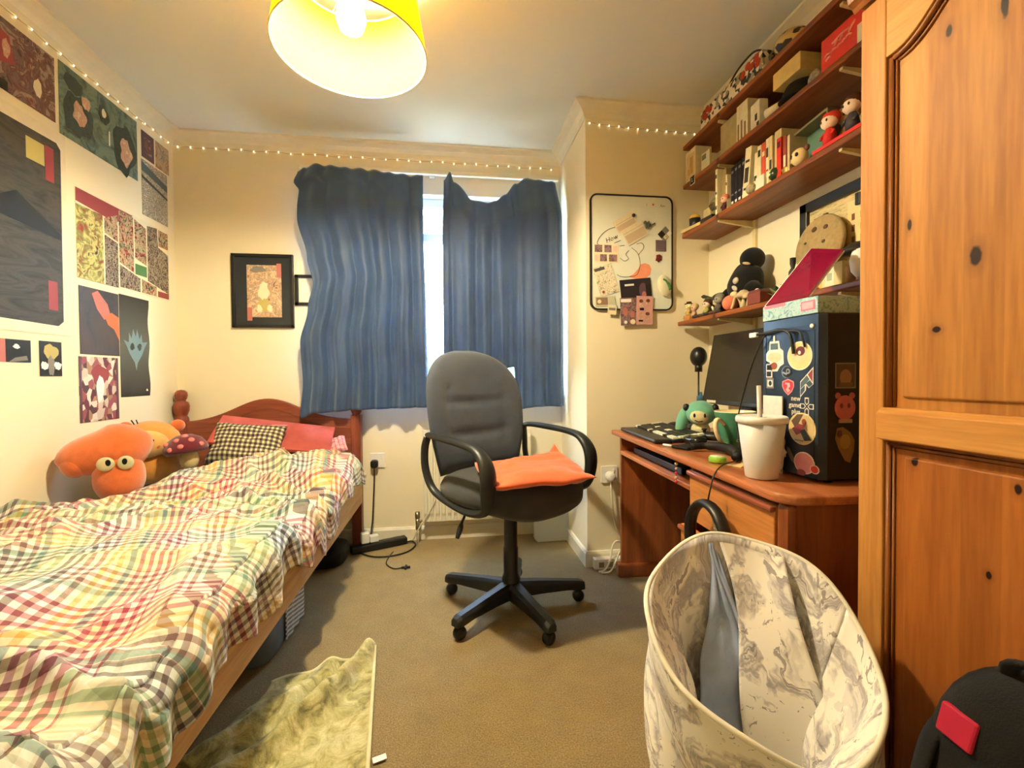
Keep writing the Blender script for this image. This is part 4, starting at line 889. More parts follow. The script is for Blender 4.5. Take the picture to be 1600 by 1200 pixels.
def bxo(name, x0, x1, y0, y1, z0, h, m, label, cat, rot=0, group=None, bev=.0015, decals=()):
    """upright box on a shelf or desk (own small turn), printed patches on its -X face: (v0,z0,v1,z1 in 0..1, material)"""
    cxm, cym = (x0+x1)/2, (y0+y1)/2; M_ = T(cxm, cym, z0) @ RZ(rot); hx, hy = (x1-x0)/2, (y1-y0)/2
    mats = [m]; b = B(M_); b.box(-hx, hx, -hy, hy, 0, h)
    for k, (u0, v0, u1, v1, mm) in enumerate(decals):   # u runs from the far edge towards the camera
        if mm not in mats: mats.append(mm)
        b.mi = mats.index(mm); b.box(-hx-.0006-.0002*k, -hx, hy-2*hy*u1, hy-2*hy*u0, v0*h, v1*h)
    o = single(name, b, mats, label, cat, group)
    return o
def pm(c, r=.6): return mat('p_%d_%d_%d' % c, c, r, var=.08, scale=40)
# --- top shelf: patterned shopping bag with rope handles
n = NT('leafy_black_white_print'); co = n.coord(scale=(1, 1, 1)); v = n.add('ShaderNodeTexVoronoi'); v.inputs['Scale'].default_value = 60; n.link(co, v.inputs['Vector']); s = n.add('ShaderNodeSeparateXYZ'); n.link(v.outputs['Color'], s.inputs[0])
n.color(n.ramp(s.outputs[0], [(0, lin((26, 24, 22))), (.30, lin((226, 216, 186))), (.78, lin((150, 146, 116)))], True)); m_leaf = n.m
t = thing('patterned_storage_box', 'long black and white leaf print box with red berries on the topmost shelf', 'storage box', (1.24, 1.79, F0))
mk('box_body', B().box(1.168, 1.32, 1.575, 2.00, F0+.0005, F0+.085), m_leaf, t, bevel=.004)
b = B()
for y_, z_ in ((1.97, .06), (1.945, .075), (1.92, .06), (1.955, .045), (1.66, .075), (1.635, .06), (1.61, .075), (1.69, .06), (1.60, .05)): b.ell((1.168, y_, F0+z_), (.004, .017, .015), nu=10, nv=8)
mk('berry_print', b, mat('red_berry_print', (166, 60, 34), .6), t)['kind'] = 'stuff'
cable('black_strap', [(1.20, 1.84, F0+.088), (1.20, 1.82, F0+.115), (1.20, 1.76, F0+.138), (1.20, 1.68, F0+.142), (1.20, 1.63, F0+.120), (1.21, 1.615, F0+.09)], .004, m_cab, 'outer black strap looping over the leaf print box', 'strap', 'black straps on the topmost shelf')
cable('black_strap', [(1.23, 1.81, F0+.088), (1.225, 1.79, F0+.112), (1.22, 1.73, F0+.130), (1.22, 1.665, F0+.136), (1.22, 1.645, F0+.10), (1.22, 1.64, F0+.09)], .004, m_cab, 'inner black strap looping over the leaf print box', 'strap', 'black straps on the topmost shelf')
single('leopard_pouch', B().ell((1.24, 1.50, F0+.053), (.07, .062, .052), nu=28, f=lambda d: 1-.05*abs(d.z)), art('leopard_print', [(60, 40, 24), (196, 170, 110), (206, 180, 120), (40, 28, 20), (200, 172, 112)], 40, kind='voronoi', seed=3), 'leopard spotted round pouch beside the leaf print box', 'pouch')
# --- second shelf
bxo('white_gold_box', 1.163, 1.245, 2.035, 2.125, F1, .148, pm((232, 222, 190)), 'white box with a golden figure at the far end of the second shelf', 'box', 0, decals=((.1, .06, .9, .86, pm((214, 196, 150))), (.45, .2, .75, .75, pm((186, 150, 90))), (.25, .2, .6, .4, pm((196, 166, 108)))))
bxo('small_card', 1.165, 1.171, 1.925, 1.985, F1, .078, pm((206, 204, 172)), 'small pale green card beside the white and gold box', 'card', 4, decals=((.1, .6, .6, .9, pm((110, 112, 90))),))
single('gold_coin', B().lathe([(.016, 0), (.017, .0015), (.016, .003)], (1.176, 2.105, F1), n=24), mat('gold_metal', (190, 150, 70), .35, metal=.8), 'small gold medal at the far tip of the second shelf', 'medal')
b = B().prism(rrect(.042, .044, .005), .002, frame((SX0-.0005, 2.045, F1-.012), (0, -1, 0), (0, 0, 1))); b.mi = 1; b.prism(rrect(.036, .038, .004), .0004, frame((SX0-.0025, 2.045, F1-.012), (0, -1, 0), (0, 0, 1))); b.mi = 2; b.text('L', .028, frame((SX0-.0030, 2.045, F1-.012), (0, -1, 0), (0, 0, 1)))
single('sticker', b, [m_wht, m_k, m_wht], 'black square sticker with a white letter on the second shelf edge', 'sticker')
bxo('beige_carton', 1.19, 1.30, 1.745, 1.875, F1, .150, pm((176, 160, 112)), 'tall beige carton on the second shelf', 'box', 0)
bxo('white_comb_box', 1.172, 1.26, 1.665, 1.735, F1, .150, pm((226, 214, 176)), 'white carton with slanted strokes beside the beige carton', 'box', 0, decals=((.1, .05, .22, .5, pm((120, 110, 84))), (.4, .05, .52, .55, pm((120, 110, 84))), (.7, .05, .82, .45, pm((120, 110, 84)))))
bxo('white_booklet', 1.168, 1.20, 1.585, 1.645, F1, .10, pm((230, 220, 188)), 'short white booklet with black spots on the second shelf', 'book', -6, decals=((.5, .3, .75, .55, m_k), (.7, .05, .95, .2, m_k)))
single('white_tube', B().cyl((1.175, 1.555, F1+.021), (1.19, 1.50, F1+.021), .020), pm((228, 218, 190)), 'white tube with a dark end lying on the second shelf', 'tube')
b = B().box(1.172, 1.335, 1.395, 1.525, F1+.085, F1+.145)
single('cream_drawer_box', b, pm((216, 188, 118)), 'cream flat box resting on the black cap', 'box', bevel=.003)
single('baseball_cap', B().lathe([(.001, .084), (.03, .083), (.05, .074), (.062, .05), (.066, .012), (.068, .001), (.06, 0)], (1.236, 1.46, F1), n=32).ell((1.185, 1.44, F1+.008), (.045, .05, .007)), mat('black_cap_cloth', (26, 24, 24), .7), 'black cap under the cream flat box on the second shelf', 'hat')
single('glass_trinket', B().ell((1.19, 1.345, F1+.022), (.020, .026, .022), f=lambda d: 1+.2*math.sin(6*d.y+4*d.z)), mat('grey_trinket', (150, 142, 120), .3, var=.5, scale=150), 'grey glittering trinket between the cap and the red box', 'trinket')
t = thing('red_box', 'bright red carton with white lettering beside the wardrobe on the second shelf', 'box', (1.24, 1.20, F1))
mk('carton', B().box(1.170, 1.32, 1.10, 1.305, F1+.0005, F1+.105), mat('bright_red_card', (206, 38, 34), .5), t, bevel=.002)
b = B()
for y_, z_, l_, sl in ((1.290, .045, .018, .2), (1.268, .045, .020, .2), (1.245, .046, .016, .2), (1.226, .048, .016, .2), (1.262, .070, .060, .1), (1.285, .032, .020, .2), (1.255, .058, .014, .9), (1.236, .060, .012, .9), (1.212, .055, .018, -.3), (1.204, .062, .022, 1.2)):
    b.tube([(1.1695, y_, F1+z_), (1.1690, y_-l_*.5, F1+z_+.004+sl*l_*.3), (1.1695, y_-l_, F1+z_+sl*l_*.8)], .0032, 6)
mk('lettering', b, mat('pale_red_script', (240, 160, 140), .5), t)
b = B().box(1.1685, 1.170, 1.112, 1.175, F1+.006, F1+.060); mk('label_patch', b, pap, t)
b = B()
for k in range(6): b.box(1.1680, 1.1686, 1.150-k*.006-.0015, 1.150-k*.006+.0015, F1+.034, F1+.052)
mk('barcode', b, m_k, t)
# --- third shelf : books and figures
single('black_pot', B().lathe([(.020, 0), (.024, .004), (.027, .05), (.025, .05), (.022, .045), (.001, .044)], (1.20, 2.105, F2+.016), n=28), mat('black_glazed', (40, 42, 42), .4), 'small black pot at the far end of the book shelf', 'pot')
single('yellow_sponge', B().ell((1.20, 2.105, F2+.070), (.026, .026, .020), nu=24), pm((232, 190, 92)), 'yellow round sponge sitting in the black pot', 'sponge')
bxo('beige_envelope', 1.150, 1.30, 2.00, 2.145, F2, .014, pm((206, 184, 132)), 'flat beige box lying under the black pot', 'box', 8)
bxo('black_wallet', 1.160, 1.24, 1.905, 1.985, F2, .018, mat('black_leather', (30, 26, 26), .5), 'flat black wallet beside the beige box', 'wallet', 6)
bxo('clear_case', 1.21, 1.27, 1.985, 2.045, F2+.0, .085, pm((208, 192, 140), .3), 'pale translucent case behind the black pot', 'case', 0)
def figurine(name, label, x, y, z, h, body, head, hat=None, face=180, group=None, wide=1.0, cat='figurine', extra=None):
    """small toy: feet, torso, arms, round head with eyes and hair or hat; faces -X"""
    t = thing(name, label, cat, (x, y, z), group=group); k = h
    m_b, m_h = pm(body), pm(head)
    b = B(); b.lathe([(.11*k*wide, 0), (.16*k*wide, .03*k), (.17*k*wide, .18*k), (.13*k*wide, .36*k), (.09*k*wide, .46*k), (.001, .47*k)], (x, y, z+.001), n=16)
    mk('body', b, m_b, t)
    for s in (-1, 1):
        mk('arm', B().tube([(x-.02*k, y+s*.10*k*wide, z+.40*k), (x-.08*k, y+s*.20*k*wide, z+.28*k), (x-.14*k, y+s*.17*k*wide, z+.20*k)], [.045*k, .05*k, .035*k], 8), m_b, t)
    mk('head', B().ell((x-.02*k, y, z+.66*k), (.20*k, .23*k*wide, .21*k), nu=18, nv=12), m_h, t)
    for s in (-1, 1): mk('eye', B().ell((x-.205*k, y+s*.085*k*wide, z+.66*k), (.02*k, .032*k, .042*k), nu=8, nv=6), m_k, t)
    if hat:
        m_c = pm(hat); mk('hair', B().ell((x+.03*k, y, z+.74*k), (.22*k, .26*k*wide, .22*k), nu=18, nv=12, f=lambda d: 1+.08*math.sin(7*d.y)*max(0, d.z)), m_c, t)
    if extra: extra(t, x, y, z, k)
    return t
figurine('seated_figurine', 'grey green seated figurine behind the upright white comic', 1.215, 1.955, F2, .115, (120, 112, 76), (96, 84, 60), (150, 140, 86))
def book(x0, dy, y, h, m, label, group=None, lean=0, dec=(), depth=.125, pages=True):
    """book standing with its spine towards the room; y is the middle of the spine"""
    t = thing('book', label, 'book', (x0, y, F2), group=group)
    M_ = T(x0, y, F2+.0006) @ RX(lean)
    b = B(M_).box(0, depth, -dy/2, dy/2, 0, h); mk('cover', b, m, t, bevel=.0012)
    if dec:
        b = B(M_); ms = []
        for (v0, v1, mm) in dec:
            if mm not in ms: ms.append(mm)
            b.mi = ms.index(mm); b.box(-.0006, .001, -dy*.32, dy*.32, v0*h, v1*h)
        mk('spine_print', b, ms, t)
    return t
cr_ = pm((232, 220, 178)); ink = pm((70, 60, 50)); nav = pm((38, 34, 44))
book(1.165, .014, 1.868, .200, cr_, 'upright thin white comic at the far end of the book row', dec=((.12, .2, ink), (.45, .5, ink), (.8, .88, ink)))
book(1.185, .030, 1.842, .190, pm((168, 146, 92)), 'tan transparent-looking book beside the thin white comic')
book(1.172, .010, 1.805, .150, cr_, 'short white spined book with black dots', dec=((.2, .28, m_k), (.7, .78, m_k)))
figurine('pink_figurine', 'small pink haired figurine in front of the dark books', 1.172, 1.815, F2, .075, (90, 40, 44), (236, 190, 160), (226, 130, 108))
for k, (y_, h_, lb) in enumerate(((1.782, .172, 'first dark navy comic, beside the pink figurine'), (1.758, .176, 'second dark navy comic of the dark set'), (1.734, .176, 'third dark navy comic of the dark set'), (1.710, .178, 'last dark navy comic, against the leaning white book'))):
    book(1.185, .021, y_, h_, nav, lb, 'dark navy comics on the book shelf', dec=((.1, .16, m_wht), (.3, .34, m_grey), (.84, .9, m_grey)))
book(1.165, .036, 1.672, .190, cr_, 'thick leaning cream book with black lettering on the spine', lean=7, dec=((.15, .2, ink), (.3, .6, ink), (.7, .75, ink)))
single('glass_ball', B().ell((1.172, 1.640, F2+.023), .022, nu=24), mat('cloudy_glass', (170, 156, 120), .15, var=.4, scale=90), 'cloudy glass ball in front of the cream books', 'ornament')
book(1.172, .022, 1.622, .150, cr_, 'cream comic with black stars on its spine', lean=4, dec=((.1, .2, ink), (.3, .42, ink)))
book(1.172, .020, 1.597, .168, cr_, 'white comic with small dark title beside the red striped one', dec=((.75, .9, ink),))
book(1.172, .020, 1.574, .168, pm((206, 84, 58)), 'orange red striped comic between two white ones', dec=((.0, .2, cr_), (.7, .8, cr_)))
book(1.172, .016, 1.553, .172, cr_, 'thin white comic right of the orange red one', dec=((.3, .34, m_red), (.6, .8, ink)))
book(1.172, .016, 1.535, .172, pm((216, 196, 150)), 'thin beige comic in the middle of the row', dec=((.3, .5, ink),))
book(1.178, .034, 1.505, .178, pm((206, 190, 142)), 'thick beige comic behind the red spined one')
book(1.166, .022, 1.486, .140, pm((210, 56, 38)), 'short bright red book', dec=((.75, .9, pm((90, 30, 40))),))
book(1.170, .016, 1.462, .135, pm((150, 70, 56)), 'short brick red book beside the bright red one', dec=((.2, .5, cr_),))
book(1.170, .012, 1.444, .128, pm((196, 176, 140)), 'thin pale pinkish book at the near end of the row')
bxo('white_note_block', 1.160, 1.18, 1.555, 1.600, F2, .045, pm((236, 228, 200)), 'white note block standing before the comics', 'note block', 0)
b = B().ell((1.175, 1.512, F2+.024), .0235, nu=28, nv=18); t = thing('green_ball', 'dark green ball with a cream disc on the book shelf', 'ball', (1.175, 1.512, F2)); mk('ball_body', b, mat('dark_green_gloss', (40, 60, 34), .25), t)
fr_ = frame((1.1535, 1.520, F2+.026), (0, -1, 0), (.2, 0, 1)); mk('disc', B().prism(circ(.012), .0015, fr_), pm((224, 224, 170)), t)
single('gold_trinket', B().ell((1.18, 1.462, F2+.017), (.015, .020, .017), f=lambda d: 1+.12*math.sin(8*d.z)).ell((1.18, 1.44, F2+.030), (.009, .012, .010)), mat('gold_metal', (190, 150, 70), .35, metal=.8), 'small gold rabbit-like trinket next to the green ball', 'trinket')
t = thing('shadow_box', 'grey green deep box frame with a teal window leaning on the book shelf', 'box frame', (1.22, 1.36, F2))
M_ = T(1.20, 1.365, F2+.001) @ RZ(-6)
b = B(M_)
for bb_ in ((-.02, .05, -.088, .088, 0, .008), (-.02, .05, -.088, .088, .122, .130), (-.02, .05, .080, .088, 0, .13), (-.02, .05, -.088, -.080, 0, .13)): b.box(*bb_)
mk('frame', b, pm((118, 114, 88)), t, bevel=.001); mk('backing', B(M_).box(.03, .045, -.08, .08, .008, .122), pm((110, 150, 136)), t); mk('dark_figure', B(M_).ell((.02, -.045, .05), (.012, .03, .045)), pm((56, 34, 44)), t)
t = thing('panda_ball', 'cream round animal head with dark eye and ears in front of the box frame', 'ornament', (1.172, 1.39, F2))
mk('head', B().ell((1.172, 1.395, F2+.030), (.024, .028, .029), nu=24), pm((232, 208, 150)), t)
for dy_, dz_ in ((.026, .052), (-.026, .05)): mk('ear', B().ell((1.176, 1.395+dy_, F2+dz_), (.008, .011, .011), nu=12, nv=8), m_brn, t)
for dy_ in (.011, -.012): mk('eye', B().ell((1.150, 1.395+dy_, F2+.032), (.004, .006, .007), nu=10, nv=6), m_k, t)
figurine('red_hood_figurine', 'red and white hooded figurine near the wardrobe on the book shelf', 1.175, 1.275, F2+.012, .105, (196, 44, 40), (240, 214, 190), (206, 60, 40), wide=1.1)
figurine('dragon_figurine', 'striped brown and cream beast figurine behind the red hooded one', 1.225, 1.262, F2+.012, .125, (178, 140, 86), (226, 196, 140), (150, 96, 48), wide=1.2)
figurine('capped_figurine', 'figurine with dark cap and pale face right beside the wardrobe', 1.175, 1.195, F2+.012, .110, (64, 58, 66), (236, 210, 186), (84, 42, 26), wide=1.0)
bxo('red_stand', 1.157, 1.27, 1.150, 1.325, F2, .011, pm((190, 44, 40)), 'flat red stand carrying the figurines next to the wardrobe', 'stand', 0)

# ================================================================== LOWEST SHELF
G3 = None
def plant(name, label, x, y, z, h, n_, col, pot=None, seed=0):
    t = thing(name, label, 'plant', (x, y, z)); rd = random.Random(seed)
    if pot: mk('pot', B().lathe([(.014, 0), (.018, .03), (.016, .03), (.001, .026)], (x, y, z+.001), n=16), pm(pot), t)
    b = B(); z0 = z+(.028 if pot else .002)
    for k in range(n_):
        a = rd.uniform(0, 2*PI); e = rd.uniform(.3, 1); L_ = h*rd.uniform(.6, 1)
        d = Vector((math.cos(a)*(1-e*.6), math.sin(a)*(1-e*.6), e)).normalized(); q = d.cross(Vector((0, 0, 1))).normalized()
        w_ = L_*.16; p0 = Vector((x, y, z0)); rs = []
        for f_, ww in ((0, .15), (.3, 1), (.6, .9), (.9, .3), (1, .02)):
            c_ = p0+d*L_*f_+Vector((0, 0, -L_*.25*f_*f_)); rs.append([c_-q*w_*ww, c_+Vector((0, 0, w_*.25*ww)), c_+q*w_*ww, c_-Vector((0, 0, .001))])
        b.rings(rs)
    mk('foliage', b, pm(col), t); return t
plant('tiny_plant', 'tiny yellow green plant at the far tip of the lowest shelf', 1.185, 2.165, F3, .05, 9, (150, 156, 60), seed=1)
single('wooden_block', B().box(1.165, 1.19, 2.095, 2.15, F3+.0004, F3+.022), pm((186, 134, 74)), 'small wooden block under the big eyed figurine', 'block', bevel=.002)
def hatbrim(col):
    def f(t, x, y, z, k): mk('hat_brim', B().lathe([(.30*k, 0), (.30*k, .03*k), (.18*k, .05*k), (.16*k, .16*k), (.001, .18*k)], (x, y, z+.80*k), n=20), pm(col), t)
    return f
def blade(t, x, y, z, k):
    mk('sword', B().prism([(0, 0), (.9*k, -.08*k), (1.1*k, 0), (.9*k, .10*k)], .006, frame((x, y-.4*k, z+.86*k), (0, 1, .22), (0, -.2, 1))).box(x-.004, x+.008, y-.52*k, y-.38*k, z+.83*k, z+.90*k), pm((56, 50, 46)), t)
figurine('big_eyed_figurine', 'cream big eyed figurine with a black flat hat on the wooden block', 1.177, 2.12, F3+.022, .072, (190, 160, 96), (232, 218, 160), None, extra=hatbrim((60, 46, 36)), wide=1.25)
figurine('pink_knight_figurine', 'small pinkish figurine beside the big eyed one', 1.175, 2.065, F3, .080, (190, 150, 126), (214, 180, 150), (196, 170, 130))
figurine('sword_figurine', 'green caped figurine carrying a long dark sword', 1.215, 2.01, F3, .100, (84, 104, 56), (150, 116, 86), (70, 96, 56), extra=blade, wide=1.2)
figurine('olive_figurine', 'olive and dark haired figurine in the middle of the lowest shelf row', 1.175, 1.955, F3, .082, (150, 150, 84), (230, 206, 176), (84, 46, 36), wide=1.1)
figurine('cream_cat_figurine', 'cream and brown figurine left of the grey helmeted one', 1.20, 1.915, F3, .088, (176, 156, 110), (206, 190, 146), (90, 60, 44))
figurine('grey_helmet_figurine', 'grey helmeted figurine next to the pink ball', 1.18, 1.868, F3, .092, (70, 66, 70), (150, 146, 130), (120, 120, 104), wide=1.1)
single('black_dome', B().ell((1.235, 1.945, F3+.070), (.042, .050, .036)).lathe([(.03, 0), (.03, .04), (.02, .05)], (1.235, 1.945, F3+.0005)), mat('black_rounded', (38, 42, 42), .4), 'black dome shaped object behind the figurines', 'dome')
for k, (y_, c_) in enumerate(((2.035, (60, 56, 50)), (1.985, (90, 76, 50)), (1.935, (56, 44, 40)), (1.895, (96, 70, 56)))):
    single('tiny_tube', B().cyl((1.162, y_+.02, F3+.008), (1.166, y_-.022, F3+.008), .007, n=10).cyl((1.166, y_-.022, F3+.008), (1.1665, y_-.027, F3+.008), .008, n=10), pm(c_), ('dark tiny tube at the shelf front below the sword', 'brassy tiny tube at the shelf front beside the dark one', 'near black tiny tube in front of the olive figurine', 'reddish tiny tube in front of the grey helmeted figurine')[k], 'tube')
single('pink_ball', B().ell((1.185, 1.795, F3+.034), .033, nu=28, nv=18), mat('peach_foam', (232, 128, 98), .7), 'peach pink ball in the middle of the lowest shelf', 'ball')
# pale long-legged creature made of bars
t = thing('bone_creature', 'pale bone coloured creature figurine standing beside the pink ball', 'figurine', (1.175, 1.735, F3))
b = B().tube(smooth_path([(1.168, 1.760, F3+.004), (1.168, 1.75, F3+.02), (1.170, 1.742, F3+.045), (1.172, 1.725, F3+.055)]), .006, 8).tube(smooth_path([(1.185, 1.72, F3+.003), (1.182, 1.722, F3+.025), (1.172, 1.727, F3+.052)]), .006, 8); mk('body', b, pm((206, 190, 146)), t)
mk('head', B().ell((1.168, 1.745, F3+.062), (.012, .020, .012)), pm((220, 204, 160)), t)
for k, (y_, s_) in enumerate(((1.700, 1.0), (1.672, .8))):
    t = thing('shelf_mushroom', ('cream mushroom ornament with a brown underside beside the bone creature', 'smaller white mushroom ornament before the white peaked ornament')[k], 'ornament', (1.18, y_, F3))
    mk('stem', B().lathe([(.010*s_, 0), (.007*s_, .03*s_), (.007*s_, .045*s_)], (1.18, y_, F3+.0005), n=14), pm((222, 206, 160)), t)
    mk('cap', B().lathe([(.006*s_, .040*s_), (.028*s_, .042*s_), (.024*s_, .058*s_), (.012*s_, .070*s_), (.001, .073*s_)], (1.18, y_, F3), n=20), pm((196, 176, 140)), t)
single('peaked_ornament', B().lathe([(.034, 0), (.030, .03), (.018, .055), (.006, .070), (.001, .072)], (1.215, 1.665, F3+.0005), n=9, smooth=False), pm((226, 208, 166)), 'white faceted peak ornament behind the mushrooms', 'ornament')
t = thing('brick_planter', 'square brick red planter next to the patterned box', 'planter', (1.18, 1.605, F3)); mk('planter_box', B().box(1.160, 1.22, 1.575, 1.650, F3+.0006, F3+.042), mat('brick_glaze', (128, 54, 36), .5), t, bevel=.002); mk('roof_edge', B().prism([(-.0385, 0), (.0385, 0), (.028, .012), (-.028, .012)], .056, frame((1.162, 1.6125, F3+.042), (0, 1, 0), (0, 0, 1))), mat('brick_glaze_dark', (104, 42, 30), .5), t)
plant('green_trailing_plant', 'small green leafy plant behind the brick planter', 1.255, 1.60, F3, .11, 22, (62, 88, 48), seed=5)
plant('pale_succulent', 'pale green succulent by the crimson folder', 1.235, 1.555, F3, .09, 12, (140, 160, 110), seed=8)
plant('dark_spiky_plant', 'dark spiky leafed plant behind the pale succulent', 1.305, 1.53, F3, .13, 7, (44, 44, 34), seed=11)
# hooded black plush
m_fur = mat('black_plush', (20, 19, 20), .95, bump=.6, bscale=240, sheen=.15)
t = thing('black_hooded_plush', 'tall black hooded plush with pale bow leaning on the wall above the lowest shelf', 'plush toy', (1.25, 1.80, F3))
mk('body', B().ell((1.255, 1.795, F3+.105), (.060, .088, .105), nu=32, nv=20, f=lambda d: 1+.05*math.sin(6*d.z+2*d.y)), m_fur, t)
mk('head', B().ell((1.265, 1.765, F3+.215), (.050, .046, .048), nu=28, nv=18), m_fur, t)
for dy_ in (-.075, .080): mk('arm', B().ell((1.235, 1.79+dy_, F3+.06), (.045, .030, .055), nu=20, nv=14), m_fur, t)
mk('pale_bow', B().ell((1.196, 1.775, F3+.125), (.008, .018, .014)).ell((1.198, 1.785, F3+.095), (.007, .020, .010), RX(35)), pm((196, 186, 168)), t, label='pale grey bow')
mk('collar', B().ell((1.222, 1.742, F3+.190), (.012, .022, .006), RX(20)), pm((190, 170, 140)), t)
single('black_soft_bag', B().ell((1.275, 1.69, F3+.040), (.050, .075, .0395), nu=28, nv=16, f=lambda d: 1+.06*math.sin(5*d.y)), m_fur, 'black soft bag slumped beside the hooded plush', 'bag')
# cork and newspaper board with black frame
t = thing('pinboard', 'black framed pinboard covered in newsprint above the lowest shelf', 'pinboard', (XR, 1.2, 1.26))
pb = frame((XR-.002, 1.575, 1.27), (0, -1, 0), (0, 0, 1))
news = art('newsprint', [(150, 128, 80), (206, 188, 132), (216, 198, 144), (180, 156, 100)], 60, seed=41, stretch=(1, .25, 2))
b = B(pb).box(0, .70, 0, .345, 0, .006); mk('board', b, news, t)
b = B(pb)
for q in ((0, .70, 0, .035), (0, .70, .310, .345), (0, .035, 0, .345), (.665, .70, 0, .345)): b.box(q[0], q[1], q[2], q[3], 0, .020)
mk('frame', b, m_blk, t, bevel=.003)
def pin(name, label, cat, u, v, w_, h_, base, lay, z=.0065, a=0): return picture(name, label, cat, pb @ T(u, v, z) @ RZ(a), w_, h_, base, lay)
pin('calligraphy_sheet', 'cream sheet with columns of brown brush writing on the pinboard', 'sheet', .20, .05, .165, .235, pm((222, 206, 150)), [(rc(.1+.2*i, .08+.16*j, .17+.2*i, .17+.16*j), pm((120, 74, 44))) for i in range(4) for j in range(5)])
pin('note_sheet', 'narrow pale note with dark marks below the frame corner', 'sheet', .045, .20, .10, .07, pm((214, 196, 140)), [(rc(.1, .1, .9, .18), m_k), (rc(.3, .3, .4, .8), m_k)], z=.0068)
for k, (u, v) in enumerate(((.105, .240), (.235, .262), (.065, .235))):
    single('black_clip', B(pb).box(u, u+.018, v, v+.040, .008, .016), m_k, ('middle black clip on the pinboard top', 'right black clip holding the calligraphy sheet', 'left small black clip near the frame corner')[k], 'clip', bevel=.002)
pin('red_card', 'red rimmed card high on the pinboard beside the wardrobe', 'card', .33, .215, .07, .065, m_red, [(rc(.2, .15, .85, .75), pm((230, 180, 150)))], z=.0070)
pin('brown_card', 'plain brown card below the red rimmed card', 'card', .33, .07, .07, .14, pm((130, 96, 52)), [(rc(0, .85, 1, 1), m_grey)], z=.0070)
single('dark_stick', B().tube(smooth_path([pb @ Vector(p) for p in ((.295, .23, .016), (.305, .17, .022), (.335, .09, .03), (.345, .03, .03))]), .0045, 8), pm((50, 36, 28)), 'thin dark curved stick leaning before the brown card', 'stick')
# round beige cushion like a full moon
t = thing('round_disc', 'round grey beige disc with small dark craters leaning before the pinboard', 'wall ornament', (1.29, 1.45, F3+.12))
mo = frame((1.300, 1.450, 1.432), (0, -1, 0), (.12, 0, 1))
mk('disc', B(mo).lathe([(.001, -.008), (.092, -.008), (.104, -.002), (.106, .006), (.100, .012), (.001, .014)], n=56), mat('beige_stone', (158, 136, 94), .8, var=.15, scale=60), t)
b = B(mo)
for u, v, r_ in ((.03, .055, .010), (-.055, .02, .006), (.028, .005, .008), (.065, -.045, .008), (.0, -.045, .010), (.008, -.02, .006), (-.02, .06, .012)): b.ell((u, v, .0135), (r_, r_*.8, .003), nu=10, nv=6)
mk('craters', b, pm((92, 68, 46)), t)
mk('foot', B().box(1.27, 1.31, 1.40, 1.50, F3+.0005, 1.335), pm((90, 76, 56)), t)
single('tiny_bottle', B().lathe([(.012, 0), (.012, .04), (.005, .05), (.006, .062), (.001, .063)], (1.21, 1.475, F3+.0005), n=14), pm((64, 60, 56)), 'dark glass bottle beside the round disc', 'bottle')
single('tall_bottle', B().lathe([(.014, 0), (.014, .10), (.006, .115), (.010, .13), (.010, .15), (.001, .152)], (1.235, 1.50, F3+.0005), n=14), pm((50, 48, 46)), 'taller dark bottle with round stopper left of the disc', 'bottle')
single('yellow_toy_block', B().box(1.195, 1.225, 1.325, 1.355, F3+.0005, F3+.050), pm((214, 186, 110)), 'small yellow block with dots right of the crimson folder', 'block', bevel=.006)
bxo('white_tea_box', 1.19, 1.24, 1.255, 1.318, F3, .078, pm((222, 206, 150)), 'cream carton standing on the lowest shelf near the wardrobe', 'box', 12, decals=((.15, .1, .6, .9, pm((236, 228, 196))), (.25, .3, .5, .6, pm((170, 176, 150)))))
single('candle_jar', B().lathe([(.015, 0), (.016, .05), (.014, .052), (.001, .04)], (1.195, 1.215, F3+.0005), n=18), pm((176, 130, 78)), 'amber candle jar between the carton and the white toy', 'jar')
t = thing('white_drip_toy', 'white drooping toy with a black flat hat right beside the wardrobe', 'figurine', (1.185, 1.180, F3))
mk('body', B().lathe([(.012, .012), (.024, .03), (.028, .06), (.020, .09), (.001, .10)], (1.185, 1.175, F3), n=20).cyl((1.175, 1.175, F3+.001), (1.180, 1.175, F3+.03), .004), m_wht, t)
mk('hat', B().lathe([(.001, .085), (.046, .088), (.040, .10), (.02, .118), (.001, .120)], (1.20, 1.20, F3), n=24), pm((44, 40, 36)), t)
single('wooden_tray', B().box(1.165, 1.21, 1.335, 1.42, F3+.0005, F3+.012), pm((170, 110, 58)), 'small wooden tray under the crimson folder edge', 'tray', bevel=.002)

# ================================================================== DESK
m_dsk = wood('cherry_pine_desk', (112, 56, 28), (164, 92, 50), axis=2, rough=.32)
m_dskh = wood('cherry_pine_top', (150, 80, 42), (200, 124, 76), axis=1, rough=.28)
m_drw = wood('cherry_pine_drawer', (180, 108, 50), (216, 148, 82), axis=1, rough=.30, knots=((-.36, .02, .008, .010), (-.05, .05, .006, .012)), plane=(1, 2))
m_lip = wood('glossy_drawer_lip', (132, 66, 44), (176, 104, 76), axis=1, rough=.15)
desk = thing('desk', 'reddish pine computer desk with drawers and a keyboard shelf under the wall shelves', 'desk', (.775, 2.13, 0), -2.62)
DX = XF[desk.name]
def db(): return B(DX)
plan = [(0, 0), (.545, 0), (.545, -1.240), (.06, -1.240)] + [(.06-.06*math.sin(R(a)), -1.18-.06*math.cos(R(a))) for a in range(10, 100, 10)]
b = db(); b.prism(plan, .024, T(0, 0, .686)); mk('desktop', b, m_dskh, desk, bevel=.008, segs=3)
mk('side_panel', db().box(.035, .53, -.045, -.025, .0, .686), m_dsk, desk, bevel=.002)
mk('plinth', db().box(.015, .54, -.062, -.010, .0, .065), m_dsk, desk, bevel=.008)
